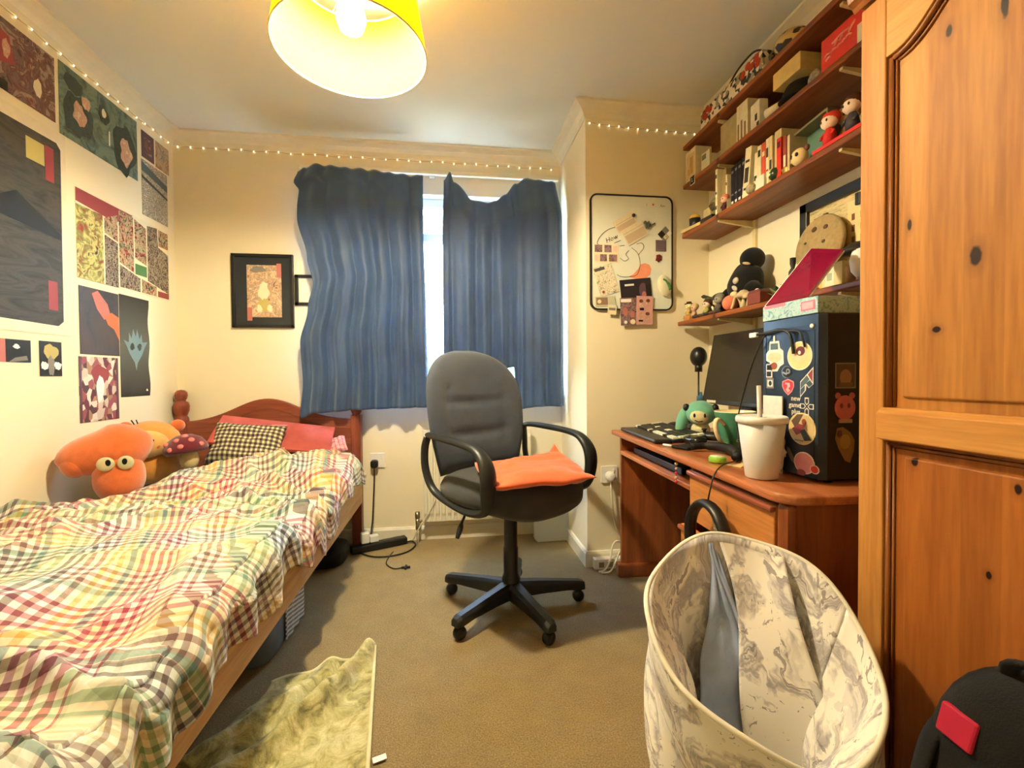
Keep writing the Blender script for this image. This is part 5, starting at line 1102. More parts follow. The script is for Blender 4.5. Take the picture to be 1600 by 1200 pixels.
mk('side_panel', db().box(.035, .53, -1.215, -1.19, .0, .686), m_dsk, desk, bevel=.002)
mk('side_panel', db().box(.035, .53, -.765, -.745, .0, .686), m_dsk, desk)
mk('back_panel', db().box(.50, .52, -.745, -.045, .25, .686), m_dsk, desk)
mk('corner_post', db().box(.018, .05, -1.222, -1.18, .0, .686), m_dsk, desk, bevel=.014)
mk('plinth', db().box(.015, .54, -1.235, -.74, .0, .065), m_dsk, desk, bevel=.008)
mk('keyboard_shelf', db().box(.030, .40, -.744, -.046, .596, .614), m_dskh, desk, bevel=.004)
for k, (z0, z1, out) in enumerate(((.515, .672, .018), (.300, .500, -.012), (.080, .290, .018))):
    dr = mk('drawer', db().box(out, out+.02, -1.178, -.768, z0, z1), m_drw, desk, bevel=.003)
    mk('drawer_box', db().box(out+.0202, .48, -1.17, -.776, z0+.01, z1-.03), m_dsk, dr)
    mk('drawer_lip', db().box(out-.012, out+.004, -1.180, -.766, z1-.016, z1-.001), m_lip, dr, bevel=.005)
ZT = .7105
# --- keyboard
t = thing('keyboard', 'black keyboard with pale glowing keys at the far end of the desk', 'keyboard', (.93, 1.86, ZT), -4)
kx = T(.925, 1.865, ZT+.004) @ RZ(-4) @ RY(-7)
mk('case', B(kx).box(-.065, .075, -.225, .225, 0, .018), mat('black_keyboard', (26, 26, 28), .5), t, bevel=.004)
b = B(kx); b2 = B(kx)
for r_ in range(5):
    for c_ in range(20):
        x_, y_ = -.055+r_*.026, -.216+c_*.0218
        wh = (r_ == 0 and c_ in (0, 1, 2, 5, 6, 7, 8, 9, 12, 19)) or (c_ == 0) or (r_ == 2 and c_ in (8, 9, 14)) or (c_ == 19 and r_ > 2)
        (b2 if wh else b).box(x_, x_+.021, y_, y_+.0185, .018, .025)
mk('keys', b, mat('dark_keycap', (34, 34, 36), .5), t)['kind'] = 'stuff'
mk('pale_keys', b2, mat('pale_keycap', (236, 236, 206), .5), t, label='pale cream keys')['kind'] = 'stuff'
single('wrist_rest', B(T(.822, 1.86, ZT+.0005) @ RZ(-4)).box(-.036, .034, -.215, .215, 0, .017), mat('black_leatherette', (30, 29, 31), .45, bump=.2), 'black padded wrist rest in front of the keyboard', 'wrist rest', bevel=.008)
single('paper_sheet', B(T(.89, 1.62, ZT+.0004) @ RZ(-20)).box(-.05, .05, -.045, .045, 0, .0015), pm((130, 66, 50)), 'reddish thin notebook partly under the keyboard end', 'notebook')
c, h, f = rbox(.868, .93, 1.525, 1.63, ZT, ZT+.040, 3)
t = thing('computer_mouse', 'black glossy computer mouse beside the keyboard', 'mouse', (.90, 1.578, ZT)); mk('shell', B().ell(c, h, nu=28, nv=16, f=f), mat('black_gloss_shell', (30, 32, 22), .18), t); mk('wheel', B().cyl((.876, 1.582, ZT+.034), (.876, 1.574, ZT+.034), .006), m_k, t)
def gamepad(name, label, x, y, a, c_):
    t = thing(name, label, 'game controller', (x, y, ZT), a); M_ = XF[t.name]
    b = B(M_).ell((0, 0, .022), (.030, .058, .018), nu=28, nv=14); 
    for s in (-1, 1): b.ell((-.022, s*.052, .018), (.040, .020, .016), RZ(s*-18), nu=20, nv=12)
    mk('shell', b, mat('pad_'+name, c_, .4), t)
    for s in (-1, 1): mk('thumbstick', B(M_).cyl((-.006, s*.026, .035), (-.008, s*.026, .048), .006).cyl((-.008, s*.026, .046), (-.0085, s*.026, .051), .010), m_k, t)
    for k, (dx, dy) in enumerate(((.012, .045), (.020, .037), (.004, .037), (.012, .029))): mk('button', B(M_).cyl((dx, -dy, .034), (dx, -dy, .041), .004, n=10), m_grey, t)
    return t
gamepad('grey_game_controller', 'grey game controller standing near the wall behind the keyboard', 1.13, 2.06, 20, (58, 56, 54))
gamepad('black_game_controller', 'black game controller between the keyboard and the green mug', 1.02, 1.665, 40, (34, 34, 32))
t = thing('blue_bottle', 'small clear bottle with a blue cap at the wall end of the desk', 'bottle', (1.20, 2.02, ZT)); mk('bottle_body', B().lathe([(.024, 0), (.025, .11), (.020, .13), (.014, .14)], (1.205, 2.06, ZT+.0005), n=20), pm((150, 170, 180), .3), t); mk('cap', B().lathe([(.019, .135), (.019, .16), (.008, .165), (.007, .180), (.001, .182)], (1.205, 2.06, ZT), n=20), pm((70, 110, 140)), t)
# --- mint plush (plain generic doll)
m_mint = mat('mint_plush', (110, 178, 150), .9, bump=.4, bscale=300, sheen=.5)
t = thing('mint_green_plush', 'small mint green and cream plush doll sitting behind the green mug', 'plush toy', (1.04, 1.78, ZT)); 
PFx = T(1.04, 1.78, ZT) @ RZ(-30)   # local -Y looks to the camera
mk('body', B(PFx).ell((0, 0, .035), (.038, .032, .0345)), pm((222, 214, 168), .9), t)
mk('head', B(PFx).ell((0, 0, .105), (.062, .052, .052), nu=28, nv=18), m_mint, t)
mk('face_patch', B(PFx).ell((-.004, -.034, .094), (.038, .022, .034), nu=20, nv=14), pm((226, 214, 164), .9), t)
for s in (-1, 1):
    mk('hair_bunch', B(PFx).ell((s*.072, -.004, .070), (.024, .022, .062), RY(-s*14), nu=18, nv=14), m_mint, t)
    mk('eye', B(PFx).ell((-.004+s*.020, -.054, .098), (.0045, .003, .009), nu=10, nv=8), m_k, t)
    mk('hair_tie', B(PFx).ell((s*.056, -.014, .128), (.014, .016, .016), nu=14, nv=10), m_k, t)
mk('mouth', B(PFx).tube([(-.022, -.052, .078), (-.008, -.0565, .072), (.008, -.0565, .075)], .002, 6), m_k, t)
# --- green mug
t = thing('green_mug', 'green conical mug with a cream curled handle and inside', 'mug', (.985, 1.465, ZT))
cxm, cym = .985, 1.465
mk('mug_body', B().lathe([(.001, 0), (.036, 0), (.041, .006), (.062, .108), (.067, .131), (.0675, .135)], (cxm, cym, ZT+.0005), n=40, cap1=False), mat('sea_green_glaze', (70, 134, 106), .25), t)
mk('mug_inside', B().lathe([(.0675, .135), (.066, .138), (.0630, .135), (.055, .08), (.036, .012), (.001, .011)], (cxm, cym, ZT+.0005), n=40, cap0=False), mat('cream_glaze', (236, 220, 172), .25), t)
hd = Vector((-.50, -.30, 0)).normalized(); hd = Vector((-.86, -.30, 0)).normalized()
mk('handle', B().tube(smooth_path([Vector((cxm, cym, ZT))+hd*r_+Vector((0, 0, z_)) for r_, z_ in ((.056, .094), (.070, .106), (.088, .114), (.100, .104), (.097, .074), (.080, .044), (.057, .028), (.044, .024))]), .0085, 10, flat=.65), mat('cream_glaze', (236, 220, 172), .25), t)
b = B()
for ch, a_, z_ in (('C', -112, .040), ('O', -101, .040), ('F', -91, .040), ('F', -82, .040), ('E', -73, .040), ('l', -100, .088), ('o', -92, .070)):
    r_ = .041+(.021*(z_-.006)/.102)+.0006; a_ = R(a_); nrm = Vector((math.cos(a_), math.sin(a_), -.18)).normalized(); xx = Vector((-math.sin(a_), math.cos(a_), 0))
    b.text(ch, .017, frame((cxm+r_*math.cos(a_), cym+r_*math.sin(a_), ZT+z_), xx, (nrm.cross(xx))))
mk('lettering', b, mat('pale_mug_letter', (190, 206, 190), .4), t)
# --- frosted tumbler with lid and straw
t = thing('plastic_cup', 'white frosted plastic tumbler with a lid and straw standing before the computer', 'cup', (.792, 1.068, ZT))
c_ = (.792, 1.068, ZT+.0005)
n = NT('frosted_cup_plastic'); n.b.inputs['Base Color'].default_value = (*lin((238, 234, 228)), 1); n.b.inputs['Roughness'].default_value = .45; n.b.inputs['Transmission Weight'].default_value = .25; n.b.inputs['Subsurface Weight'].default_value = 0; m_cup = n.m
mk('tumbler', B().lathe([(.001, .003), (.034, .003), (.036, .0), (.038, .003), (.0565, .150), (.0545, .150), (.0365, .006), (.001, .006)], c_, n=56), m_cup, t)
mk('lid', B().lathe([(.0575, .142), (.0605, .144), (.0615, .151), (.0600, .157), (.0565, .160), (.052, .155), (.012, .154), (.011, .157), (.008, .157), (.008, .153), (.050, .152), (.0570, .148)], c_, n=56, cap0=False, cap1=False), mat('clear_lid_plastic', (232, 228, 220), .3), t)
mk('straw', B().cyl((.792, 1.068, ZT+.02), (.780, 1.062, ZT+.238), .0058, n=14), mat('grey_straw', (196, 190, 182), .35), t)
# --- small things in front of the mug
t = thing('green_tape', 'lime green tape roll with a white top near the desk edge', 'tape', (.800, 1.275, ZT)); mk('roll', B().lathe([(.001, .001), (.024, .001), (.025, .003), (.025, .016), (.023, .018), (.001, .018)], (.800, 1.275, ZT), n=36), mat('lime_plastic', (142, 196, 56), .35), t); mk('top_disc', B().lathe([(.021, .0181), (.021, .0192), (.001, .0192)], (.800, 1.275, ZT), n=36), pm((226, 226, 190), .4), t)
single('headset_pad', B().tube(smooth_path([(.825, 1.47, ZT+.017), (.88, 1.455, ZT+.020), (.905, 1.39, ZT+.022), (.89, 1.31, ZT+.020), (.85, 1.255, ZT+.017)]), [.014]*6+[.018]*12+[.016]*7, 12, flat=.85), mat('black_padded', (30, 27, 28), .55), 'black padded band lying curved behind the lime tape roll', 'headset')
single('black_pouch', B(T(.845, 1.535, ZT+.0005) @ RZ(25)).box(-.045, .03, -.035, .035, 0, .010), mat('black_nylon', (26, 26, 28), .6), 'flat black pouch between the mouse and the padded band', 'pouch', bevel=.004)
single('white_stick', B().cyl((.786, 1.60, ZT+.005), (.800, 1.565, ZT+.005), .0045), m_wht, 'short white stick at the desk front edge', 'stick')
single('cream_note_pad', B(T(.905, 1.255, ZT+.0005) @ RZ(10)).lathe([(.040, 0), (.040, .006), (.001, .006)], n=32), pm((226, 218, 170)), 'round cream pad under the glasses beside the tumbler', 'note pad')
t = thing('glasses', 'thin black glasses lying on the round cream pad', 'glasses', (.90, 1.24, ZT))
for yy, xx in ((1.285, .895), (1.225, .885)): mk('lens_rim', B().tube([(xx+.022*math.cos(2*PI*i/24), yy+.026*math.sin(2*PI*i/24), ZT+.010) for i in range(25)], .0020, 6), m_k, t)
mk('temple', B().tube([(.90, 1.20, ZT+.010), (.93, 1.19, ZT+.009), (.99, 1.20, ZT+.008)], .0018, 6), m_k, t); mk('temple', B().tube([(.905, 1.31, ZT+.010), (.94, 1.315, ZT+.009), (.99, 1.31, ZT+.008)], .0018, 6), m_k, t)
single('paper_scrap', B(T(.815, 1.185, ZT+.0005) @ RZ(30)).prism([(0, 0), (.06, .01), (.08, .03), (.03, .028), (.01, .045)], .0015), pm((226, 196, 140)), 'torn cream paper scrap in front of the round pad', 'paper')
# --- monitor
t = thing('monitor', 'black computer monitor standing at the back of the desk', 'monitor', (1.23, 1.72, ZT)); 
mf = frame((1.172, 1.72, .845), (0, -1, 0), (.19, 0, 1))
mk('screen_frame', B(mf).box(-.275, .275, 0, .322, -.030, 0), mat('black_monitor_plastic', (20, 19, 20), .4), t, bevel=.003)
mk('screen', B(mf).box(-.265, .265, .018, .314, -.001, .0008), mat('dark_screen', (24, 22, 20), .22, var=.02), t)
mk('bezel_sticker', B(mf).box(-.235, -.165, .004, .015, -.0005, .0012), pm((222, 214, 186)), t, label='cream strip sticker on the lower bezel')
mk('neck', B().box(1.205, 1.245, 1.68, 1.76, ZT+.01, .95), m_blk, t, bevel=.004); mk('foot', B().box(1.13, 1.30, 1.60, 1.84, ZT+.0005, ZT+.014), m_blk, t, bevel=.004)
t = thing('desk_microphone', 'black round microphone on a thin stand at the far side of the monitor', 'microphone', (1.24, 2.12, ZT))
mk('head', B().ell((1.225, 2.115, 1.065), (.040, .042, .050), nu=28, nv=18), m_blk, t); mk('mount', B().cyl((1.225, 2.115, .99), (1.225, 2.115, 1.03), .018), m_blk, t)
mk('stand', B().cyl((1.225, 2.115, ZT+.01), (1.225, 2.115, .995), .004).lathe([(.05, 0), (.05, .008), (.001, .012)], (1.225, 2.115, ZT+.0005)), m_blk, t)
t = thing('round_speaker', 'black round speaker with a red light in front of the monitor', 'speaker', (1.09, 1.56, ZT))
mk('body', B().ell((1.09, 1.57, ZT+.092), (.035, .046, .036), nu=28, nv=18), m_blk, t); mk('foot', B().lathe([(.036, 0), (.030, .02), (.014, .06), (.014, .07)], (1.09, 1.57, ZT+.0005)), m_blk, t)
mled = NT('red_led'); mled.b.inputs['Emission Color'].default_value = (1, .12, .12, 1); mled.b.inputs['Emission Strength'].default_value = 3; mk('red_light', B().box(1.060, 1.064, 1.618, 1.622, ZT+.080, ZT+.104), mled.m, t)
single('pink_pouch', B().ell((1.06, 1.63, ZT+.026), (.03, .06, .0255), nu=24, nv=14), pm((150, 84, 76)), 'dusty pink soft case behind the mug', 'case')
# --- computer tower
t = thing('computer_tower', 'black computer tower with a glossy stickered front standing at the near end of the desk', 'computer tower', (1.08, 1.085, ZT))
n = NT('blue_black_gloss'); co = n.coord(); n.color(n.ramp(n.noise(co, 6), [(.3, lin((50, 64, 82))), (.7, lin((70, 86, 106)))])); n.b.inputs['Roughness'].default_value = .28; n.b.inputs['Metallic'].default_value = .55; m_front = n.m
m_case = mat('black_case_metal', (16, 15, 16), .35, var=.04)
mk('case', B().box(.900, 1.300, .980, 1.190, ZT+.006, 1.126), m_case, t, bevel=.004)
b = B().prism([(.980, 0), (.990, .017), (1.180, .017), (1.190, 0)], 1.124-ZT-.008, frame((.900, 0, ZT+.008), (0, 1, 0), (-1, 0, 0))); b2 = None
b.bm.free(); b = B(); b.rings([[Vector(p) for p in ((.9005, .982, z_), (.884, .990, z_), (.884, 1.184, z_), (.9005, 1.189, z_))] for z_ in (ZT+.008, 1.124)], smooth=False); mk('front_panel', b, m_front, t)
b = B()
for z_ in (1.085, 1.098): b.box(.8832, .8842, .998, 1.175, z_, z_+.0015)
b.box(.8832, .8842, 1.172, 1.1735, ZT+.02, 1.098).box(.8832, .8842, 1.000, 1.0015, ZT+.02, 1.085); mk('panel_seam', b, m_k, t)
mk('power_button', B().cyl((.884, 1.008, 1.096), (.881, 1.008, 1.096), .0055), m_wht, t)
for x_ in (.92, 1.27):
    for y_ in (1.0, 1.165): mk('foot', B().cyl((x_, y_, ZT+.0003), (x_, y_, ZT+.008), .009), m_k, t)
TF = frame((.8838, 1.190, ZT), (0, -1, 0), (0, 0, 1))     # sticker plane of the front: u from far edge, v up from the desk
def stk(name, label, shapes, z=.0): 
    """die-cut sticker: list of (outline, material), in metres on the tower front"""
    mats = []; b = B(TF)
    for k, (pts, mm) in enumerate(shapes):
        if mm not in mats: mats.append(mm)
        b.mi = mats.index(mm); b.prism(pts, .0006+.0003*k, T(0, 0, z))
    return single(name, b, mats, label, 'sticker')
def E(cx_, cy_, rx, ry, n_=20): return el(cx_, cy_-ZT, rx, ry, n_)
def uy(y): return 1.190-y
s_w = pm((236, 228, 212), .4); s_y = pm((232, 206, 140), .4); s_t = pm((236, 206, 160), .4); s_br = pm((150, 74, 50), .4); s_dr = pm((96, 30, 34), .4)
stk('milk_tea_sticker', 'cream drink cup sticker at the upper far side of the tower front', [([(uy(1.158), 1.068-ZT), (uy(1.122), 1.068-ZT), (uy(1.118), 1.048-ZT), (uy(1.106), 1.040-ZT), (uy(1.104), 1.005-ZT), (uy(1.118), .998-ZT), (uy(1.128), .985-ZT), (uy(1.152), .985-ZT), (uy(1.158), 1.010-ZT), (uy(1.172), 1.015-ZT), (uy(1.172), 1.035-ZT), (uy(1.160), 1.045-ZT)], s_w), (E(uy(1.139), 1.024, .027, .013), s_t), (E(uy(1.140), 1.000, .012, .010), s_br), (rc(uy(1.154), 1.045-ZT, uy(1.126), 1.062-ZT), m_ice), (rc(uy(1.143), 1.064-ZT, uy(1.136), 1.083-ZT), s_w)])
stk('pancake_sticker', 'round pancake sticker at the upper near side of the tower front', [(E(uy(1.049), 1.024, .042, .037, 28), s_w), (E(uy(1.049), 1.024, .039, .034, 28), s_y), (E(uy(1.047), 1.028, .024, .018), s_t), (E(uy(1.045), 1.036, .015, .012), s_dr), (E(uy(1.048), 1.032, .005, .005), s_w)])
stk('photo_strip_sticker', 'little white strip with two dark squares on the tower front', [(rc(uy(1.172), .968-ZT, uy(1.148), 1.006-ZT), s_w), (rc(uy(1.169), .989-ZT, uy(1.152), 1.003-ZT), m_k), (rc(uy(1.169), .971-ZT, uy(1.152), .985-ZT), m_k)])
stk('grey_square_sticker', 'grey square sticker below the little white strip', [(rc(uy(1.171), .938-ZT, uy(1.142), .966-ZT), m_grey), (rc(uy(1.166), .943-ZT, uy(1.146), .961-ZT), s_w), (E(uy(1.155), .952, .006, .007), m_k)])
stk('round_badge_sticker', 'black round badge sticker with a pale crank mark on the tower front', [(E(uy(1.094), .983, .018, .016), pm((120, 130, 140), .4)), (E(uy(1.092), .983, .0165, .0145), m_k), (E(uy(1.088), .985, .007, .007), pm((150, 158, 166), .4)), (E(uy(1.088), .985, .0035, .0035), m_k), ([(uy(1.108), .980-ZT), (uy(1.093), .975-ZT), (uy(1.090), .979-ZT), (uy(1.106), .984-ZT)], pm((150, 158, 166), .4))])
sh = [(uy(1.088), .965-ZT), (uy(1.068), .958-ZT), (uy(1.067), .945-ZT), (uy(1.074), .932-ZT), (uy(1.088), .921-ZT), (uy(1.102), .932-ZT), (uy(1.110), .945-ZT), (uy(1.109), .958-ZT)]
def shr(pts, k): 
    cx_, cy_ = sum(p[0] for p in pts)/len(pts), sum(p[1] for p in pts)/len(pts); return [(cx_+(x-cx_)*k, cy_+(y-cy_)*k) for x, y in pts]
stk('shield_sticker', 'red shield sticker with a pale curling mark on the tower front', [(sh, pm((226, 150, 154), .4)), (shr(sh, .84), pm((196, 50, 60), .4)), ([(uy(1.098), .955-ZT), (uy(1.082), .954-ZT), (uy(1.080), .944-ZT), (uy(1.087), .940-ZT), (uy(1.080), .934-ZT), (uy(1.088), .928-ZT), (uy(1.096), .936-ZT), (uy(1.090), .943-ZT), (uy(1.090), .950-ZT), (uy(1.098), .950-ZT)], pm((236, 176, 180), .4))])
LRa = [(uy(1.046), .958-ZT), (uy(1.004), .995-ZT), (uy(1.004), .952-ZT), (uy(1.018), .942-ZT), (uy(1.026), .950-ZT), (uy(1.028), .936-ZT), (uy(1.046), .918-ZT)]
stk('angular_sticker', 'angular letter sticker in red blue and teal near the tower edge', [(LRa, s_w), ([(uy(1.006), .990-ZT), (uy(1.006), .957-ZT), (uy(1.021), .976-ZT)], m_red), ([(uy(1.044), .956-ZT), (uy(1.024), .974-ZT), (uy(1.016), .964-ZT), (uy(1.034), .948-ZT), (uy(1.044), .940-ZT)], m_ice), ([(uy(1.044), .938-ZT), (uy(1.031), .948-ZT), (uy(1.031), .936-ZT), (uy(1.044), .923-ZT)], pm((60, 84, 104), .4)), ([(uy(1.014), .962-ZT), (uy(1.006), .953-ZT), (uy(1.017), .945-ZT), (uy(1.026), .954-ZT)], pm((60, 84, 104), .4))])
b = B(TF @ T(0, 0, .0004))
for s_, v_ in (('new', .914), ('game', .897), ('plus', .880)): b.text(s_, .019, T(uy(1.045), v_-ZT, 0), align='RIGHT')
for a_ in range(4):
    m_ = T(uy(1.024), .896-ZT, 0) @ RZ(90*a_); p_ = [(0, .003), (.0065, .009), (.0065, .022), (-.0065, .022), (-.0065, .009)]
    b.rings([[m_ @ Vector((x*k, .0125+(y-.0125)*k, z)) for x, y in p_] for k, z in ((1, 0), (1, .0006), (.72, .0006), (.72, 0))], cap0=False, cap1=False, smooth=False)
single('text_sticker', b, s_w, 'white text sticker reading new game plus with a button cross', 'sticker')
stk('round_photo_sticker', 'round photo sticker with a red clad figure on the tower front', [(E(uy(1.040), .838, .045, .041, 30), pm((222, 200, 140), .4)), (E(uy(1.040), .838, .042, .038, 30), pm((206, 184, 130), .4)), ([(uy(1.075), .855-ZT), (uy(1.055), .874-ZT), (uy(1.035), .875-ZT), (uy(1.060), .835-ZT)], pm((96, 76, 56), .4)), ([(uy(1.072), .836-ZT), (uy(1.050), .850-ZT), (uy(1.030), .848-ZT), (uy(1.040), .828-ZT), (uy(1.058), .820-ZT)], m_red), ([(uy(1.045), .832-ZT), (uy(1.030), .838-ZT), (uy(1.008), .812-ZT), (uy(1.030), .808-ZT)], m_tealk), (E(uy(1.032), .856, .007, .008), s_br), (rc(uy(1.062), .806-ZT, uy(1.035), .809-ZT), m_grey)])
stk('pink_blob_sticker', 'plain pink rounded sticker with a grey blade low on the tower front', [([(uy(1.092), .785-ZT), (uy(1.082), .782-ZT), (uy(1.062), .752-ZT), (uy(1.064), .744-ZT), (uy(1.076), .750-ZT), (uy(1.090), .770-ZT)], m_grey), (E(uy(1.032), .752, .034, .028, 26), s_w), (E(uy(1.032), .752, .031, .025, 26), pm((232, 150, 150), .4)), (E(uy(.998), .742, .014, .011), s_w), (E(uy(.998), .742, .0115, .009), pm((206, 60, 60), .4)), (E(uy(1.040), .727, .014, .008), pm((170, 90, 90), .4))])
# stickers on the side panel that looks to the camera
SF = frame((.905, .9795, ZT), (1, 0, 0), (0, 0, 1))
def side(name, label, shapes):
    mats = []; b = B(SF)
    for k, (pts, mm) in enumerate(shapes):
        if mm not in mats: mats.append(mm)
        b.mi = mats.index(mm); b.prism([(x-.905, z-ZT) for x, z in pts], .0006+.0003*k)
    return single(name, b, mats, label, 'sticker')
side('portrait_sticker', 'framed sepia portrait sticker on the dark tower side', [(rc(.920, .942, .976, 1.004), m_grey), (rc(.923, .945, .973, 1.001), pm((84, 66, 46), .4)), (el(.948, .968, .016, .020), pm((150, 112, 84), .4)), (rc(.930, .946, .966, .956), pm((110, 84, 62), .4))])
side('pink_face_sticker', 'pink round sticker with ears on the dark tower side', [(el(.928, .924, .008, .008), pm((170, 96, 100), .4)), (el(.966, .924, .008, .008), pm((170, 96, 100), .4)), (el(.947, .895, .028, .030, 26), pm((190, 104, 104), .4)), (el(.937, .900, .004, .006), pm((120, 56, 60), .4)), (el(.957, .900, .004, .006), pm((120, 56, 60), .4)), (rc(.930, .858, .966, .867), pm((176, 150, 130), .4))])
side('yellow_figure_sticker', 'mottled yellow brown sticker low on the dark tower side', [([(.926, .845), (.942, .848), (.962, .835), (.974, .815), (.972, .790), (.962, .760), (.948, .765), (.930, .795), (.921, .820)], pm((130, 100, 54), .4)), (el(.948, .812, .014, .018), pm((156, 126, 60), .4)), (el(.932, .832, .007, .009), pm((90, 52, 44), .4))])
# card and crumpled wrapper leaning on the tower
single('white_card', B().box(.872, .876, 1.096, 1.170, ZT+.0006, .918), pm((226, 220, 206), .5), 'upright white card behind the tumbler lid', 'card', bevel=.001)
single('crumpled_wrapper', B().ell((.866, 1.100, ZT+.062), (.0095, .022, .045), nu=18, nv=14, f=lambda d: 1+.25*math.sin(9*d.z+5*d.y)).ell((.868, 1.110, ZT+.012), (.008, .018, .0125)), pm((206, 200, 186), .5), 'crumpled white wrapper between the tumbler and the tower', 'wrapper')
# on top of the tower
PT = 1.1262
t = thing('blue_pink_box', 'pale blue and pink patterned slim box lying on the computer tower', 'box', (1.0, 1.09, PT))
mk('box_body', B().box(.884, 1.06, .992, 1.188, PT+.0004, PT+.042), art('blue_doodle', [(96, 140, 156), (150, 190, 196), (180, 206, 206), (110, 150, 168)], 50, seed=51), t, bevel=.002)
b = B(); b.box(.8832, .8842, 1.0, 1.045, PT+.010, PT+.034); b.mi = 1; b.box(.8826, .8834, 1.005, 1.040, PT+.014, PT+.030); b.mi = 0; b.box(.8832, .8842, 1.10, 1.18, PT+.034, PT+.042); mk('pink_label', b, [pm((226, 120, 140), .5), pm((240, 170, 180), .5)], t, label='pink rounded label')
t = thing('crimson_folder', 'crimson glossy folder with a white edge standing slanted on the patterned box', 'folder', (.95, 1.1, PT+.04))
A_, B_, C_, D_ = Vector((.892, 1.183, PT+.0435)), Vector((.892, 1.030, PT+.0435)), Vector((1.128, 1.172, 1.333)), Vector((1.128, 1.290, 1.368))
nn = (B_-A_).cross(D_-A_).normalized()
def sheet(a, b_, c_, d_, off, th, ro=0): 
    lo = [p+nn*off for p in (a, b_, c_, d_)]; hi = [p+nn*(off+th) for p in (a, b_, c_, d_)]; return [lo, hi]
mk('cover', B().rings(sheet(A_, B_, C_, D_, .0012, .0030), smooth=False), mat('crimson_gloss', (134, 14, 58), .25, var=.04), t)
k_ = .03; A2, D2 = A_+(A_-B_)*k_, D_+(D_-C_)*k_*1.2
mk('inner_sheet', B().rings(sheet(A2, B_, C_, D2, -.0030, .0036), smooth=False), m_wht, t, label='white inner sheet')
mk('white_edge', B().tube([A_+(A_-B_).normalized()*.002, D_+(D_-C_).normalized()*.002], .0042, 8), m_wht, t, label='white rounded edge')
t = thing('brown_snack_packet', 'brown and white paper packet lying on the tower behind the patterned box', 'packet', (1.18, 1.06, PT))
c, h, f = rbox(1.075, 1.29, .995, 1.15, PT+.0005, PT+.040, 5); mk('packet', B().ell(c, h, nu=40, nv=16, f=f), pm((176, 140, 96)), t); mk('printed_patch', B().box(1.09, 1.26, .990, .9985, PT+.010, PT+.032), pm((130, 70, 44)), t)
t = thing('usb_cable', 'black flat cable with a white plug hanging across the tower front', 'cable', (.87, 1.13, 1.09))
mk('plug', B().box(.868, .878, 1.196, 1.226, 1.084, 1.098), m_wht, t, bevel=.002)
mk('lead', B().tube(smooth_path([(.873, 1.196, 1.091), (.875, 1.15, 1.092), (.874, 1.12, 1.096), (.874, 1.09, 1.092), (.876, 1.072, 1.078), (.8775, 1.066, 1.05), (.878, 1.063, 1.03)]), .0038, 8), m_cab, t)
cable('black_lead', [(.875, 1.11, 1.093), (.8745, 1.07, 1.090), (.876, 1.040, 1.083), (.878, 1.030, 1.06), (.8785, 1.026, 1.045)], .0026, m_cab, 'thin black lead drooping above the pancake sticker', 'cable')
cable('slack_cable', [(.872, 1.165, 1.085), (.88, 1.22, 1.02), (.90, 1.29, .93), (.93, 1.36, .86), (.95, 1.40, .80), (.93, 1.36, .745), (.86, 1.26, .722), (.77, 1.20, .718), (.722, 1.165, .700), (.705, 1.158, .66), (.700, 1.160, .632)], .0022, m_cab, 'long thin black cable sagging from the tower to the hanging headphones', 'cable')
# --- headphones hanging in front of the drawers
t = thing('headphones', 'black headphones hanging by the drawers above the laundry basket', 'headphones', (.72, 1.165, .40))
hc = Vector((.698, 1.160, .515)); arc = [hc+Vector((0, .092*math.cos(R(a)), .105*math.sin(R(a)))) for a in range(-20, 205, 12)]
mk('headband', B().tube(arc, [.012]*len(arc), 12, flat=1.5), mat('black_headband', (20, 18, 18), .4), t)
for s in (-1, 1):
    mk('ear_cup', B().ell((.692, 1.160+s*.085, .445), (.040, .024, .050), nu=24, nv=16), m_blk, t)
m_tape = art('measuring_tape', [(206, 200, 170), (60, 54, 46), (196, 190, 160)], 90, seed=61)
single('patterned_strap', B().tube(smooth_path([(.716, 1.165, .60), (.718, 1.150, .55), (.718, 1.145, .49), (.716, 1.15, .43)]), .012, 8, flat=.25), m_tape, 'grey patterned strap hanging inside the headphone loop', 'strap')
t = thing('key_charm', 'small beaded charm dangling from the desk edge', 'charm', (.762, 1.455, .60)); mk('string', B().cyl((.764, 1.457, .712), (.762, 1.457, .60), .0012, n=6), m_k, t)
for k, (z_, c_, r_) in enumerate(((.672, (200, 170, 120), .006), (.655, (220, 180, 160), .005), (.640, (206, 60, 60), .006), (.625, (230, 200, 190), .005), (.610, (196, 50, 60), .006))): mk('bead', B().ell((.762, 1.457, z_), r_, nu=10, nv=8), pm(c_, .3), t)
single('laptop', B(DX).box(.07, .34, -.60, -.12, .6145, .640), mat('dark_laptop', (20, 20, 24), .4), 'dark flat laptop stored on the keyboard shelf', 'laptop', bevel=.003)

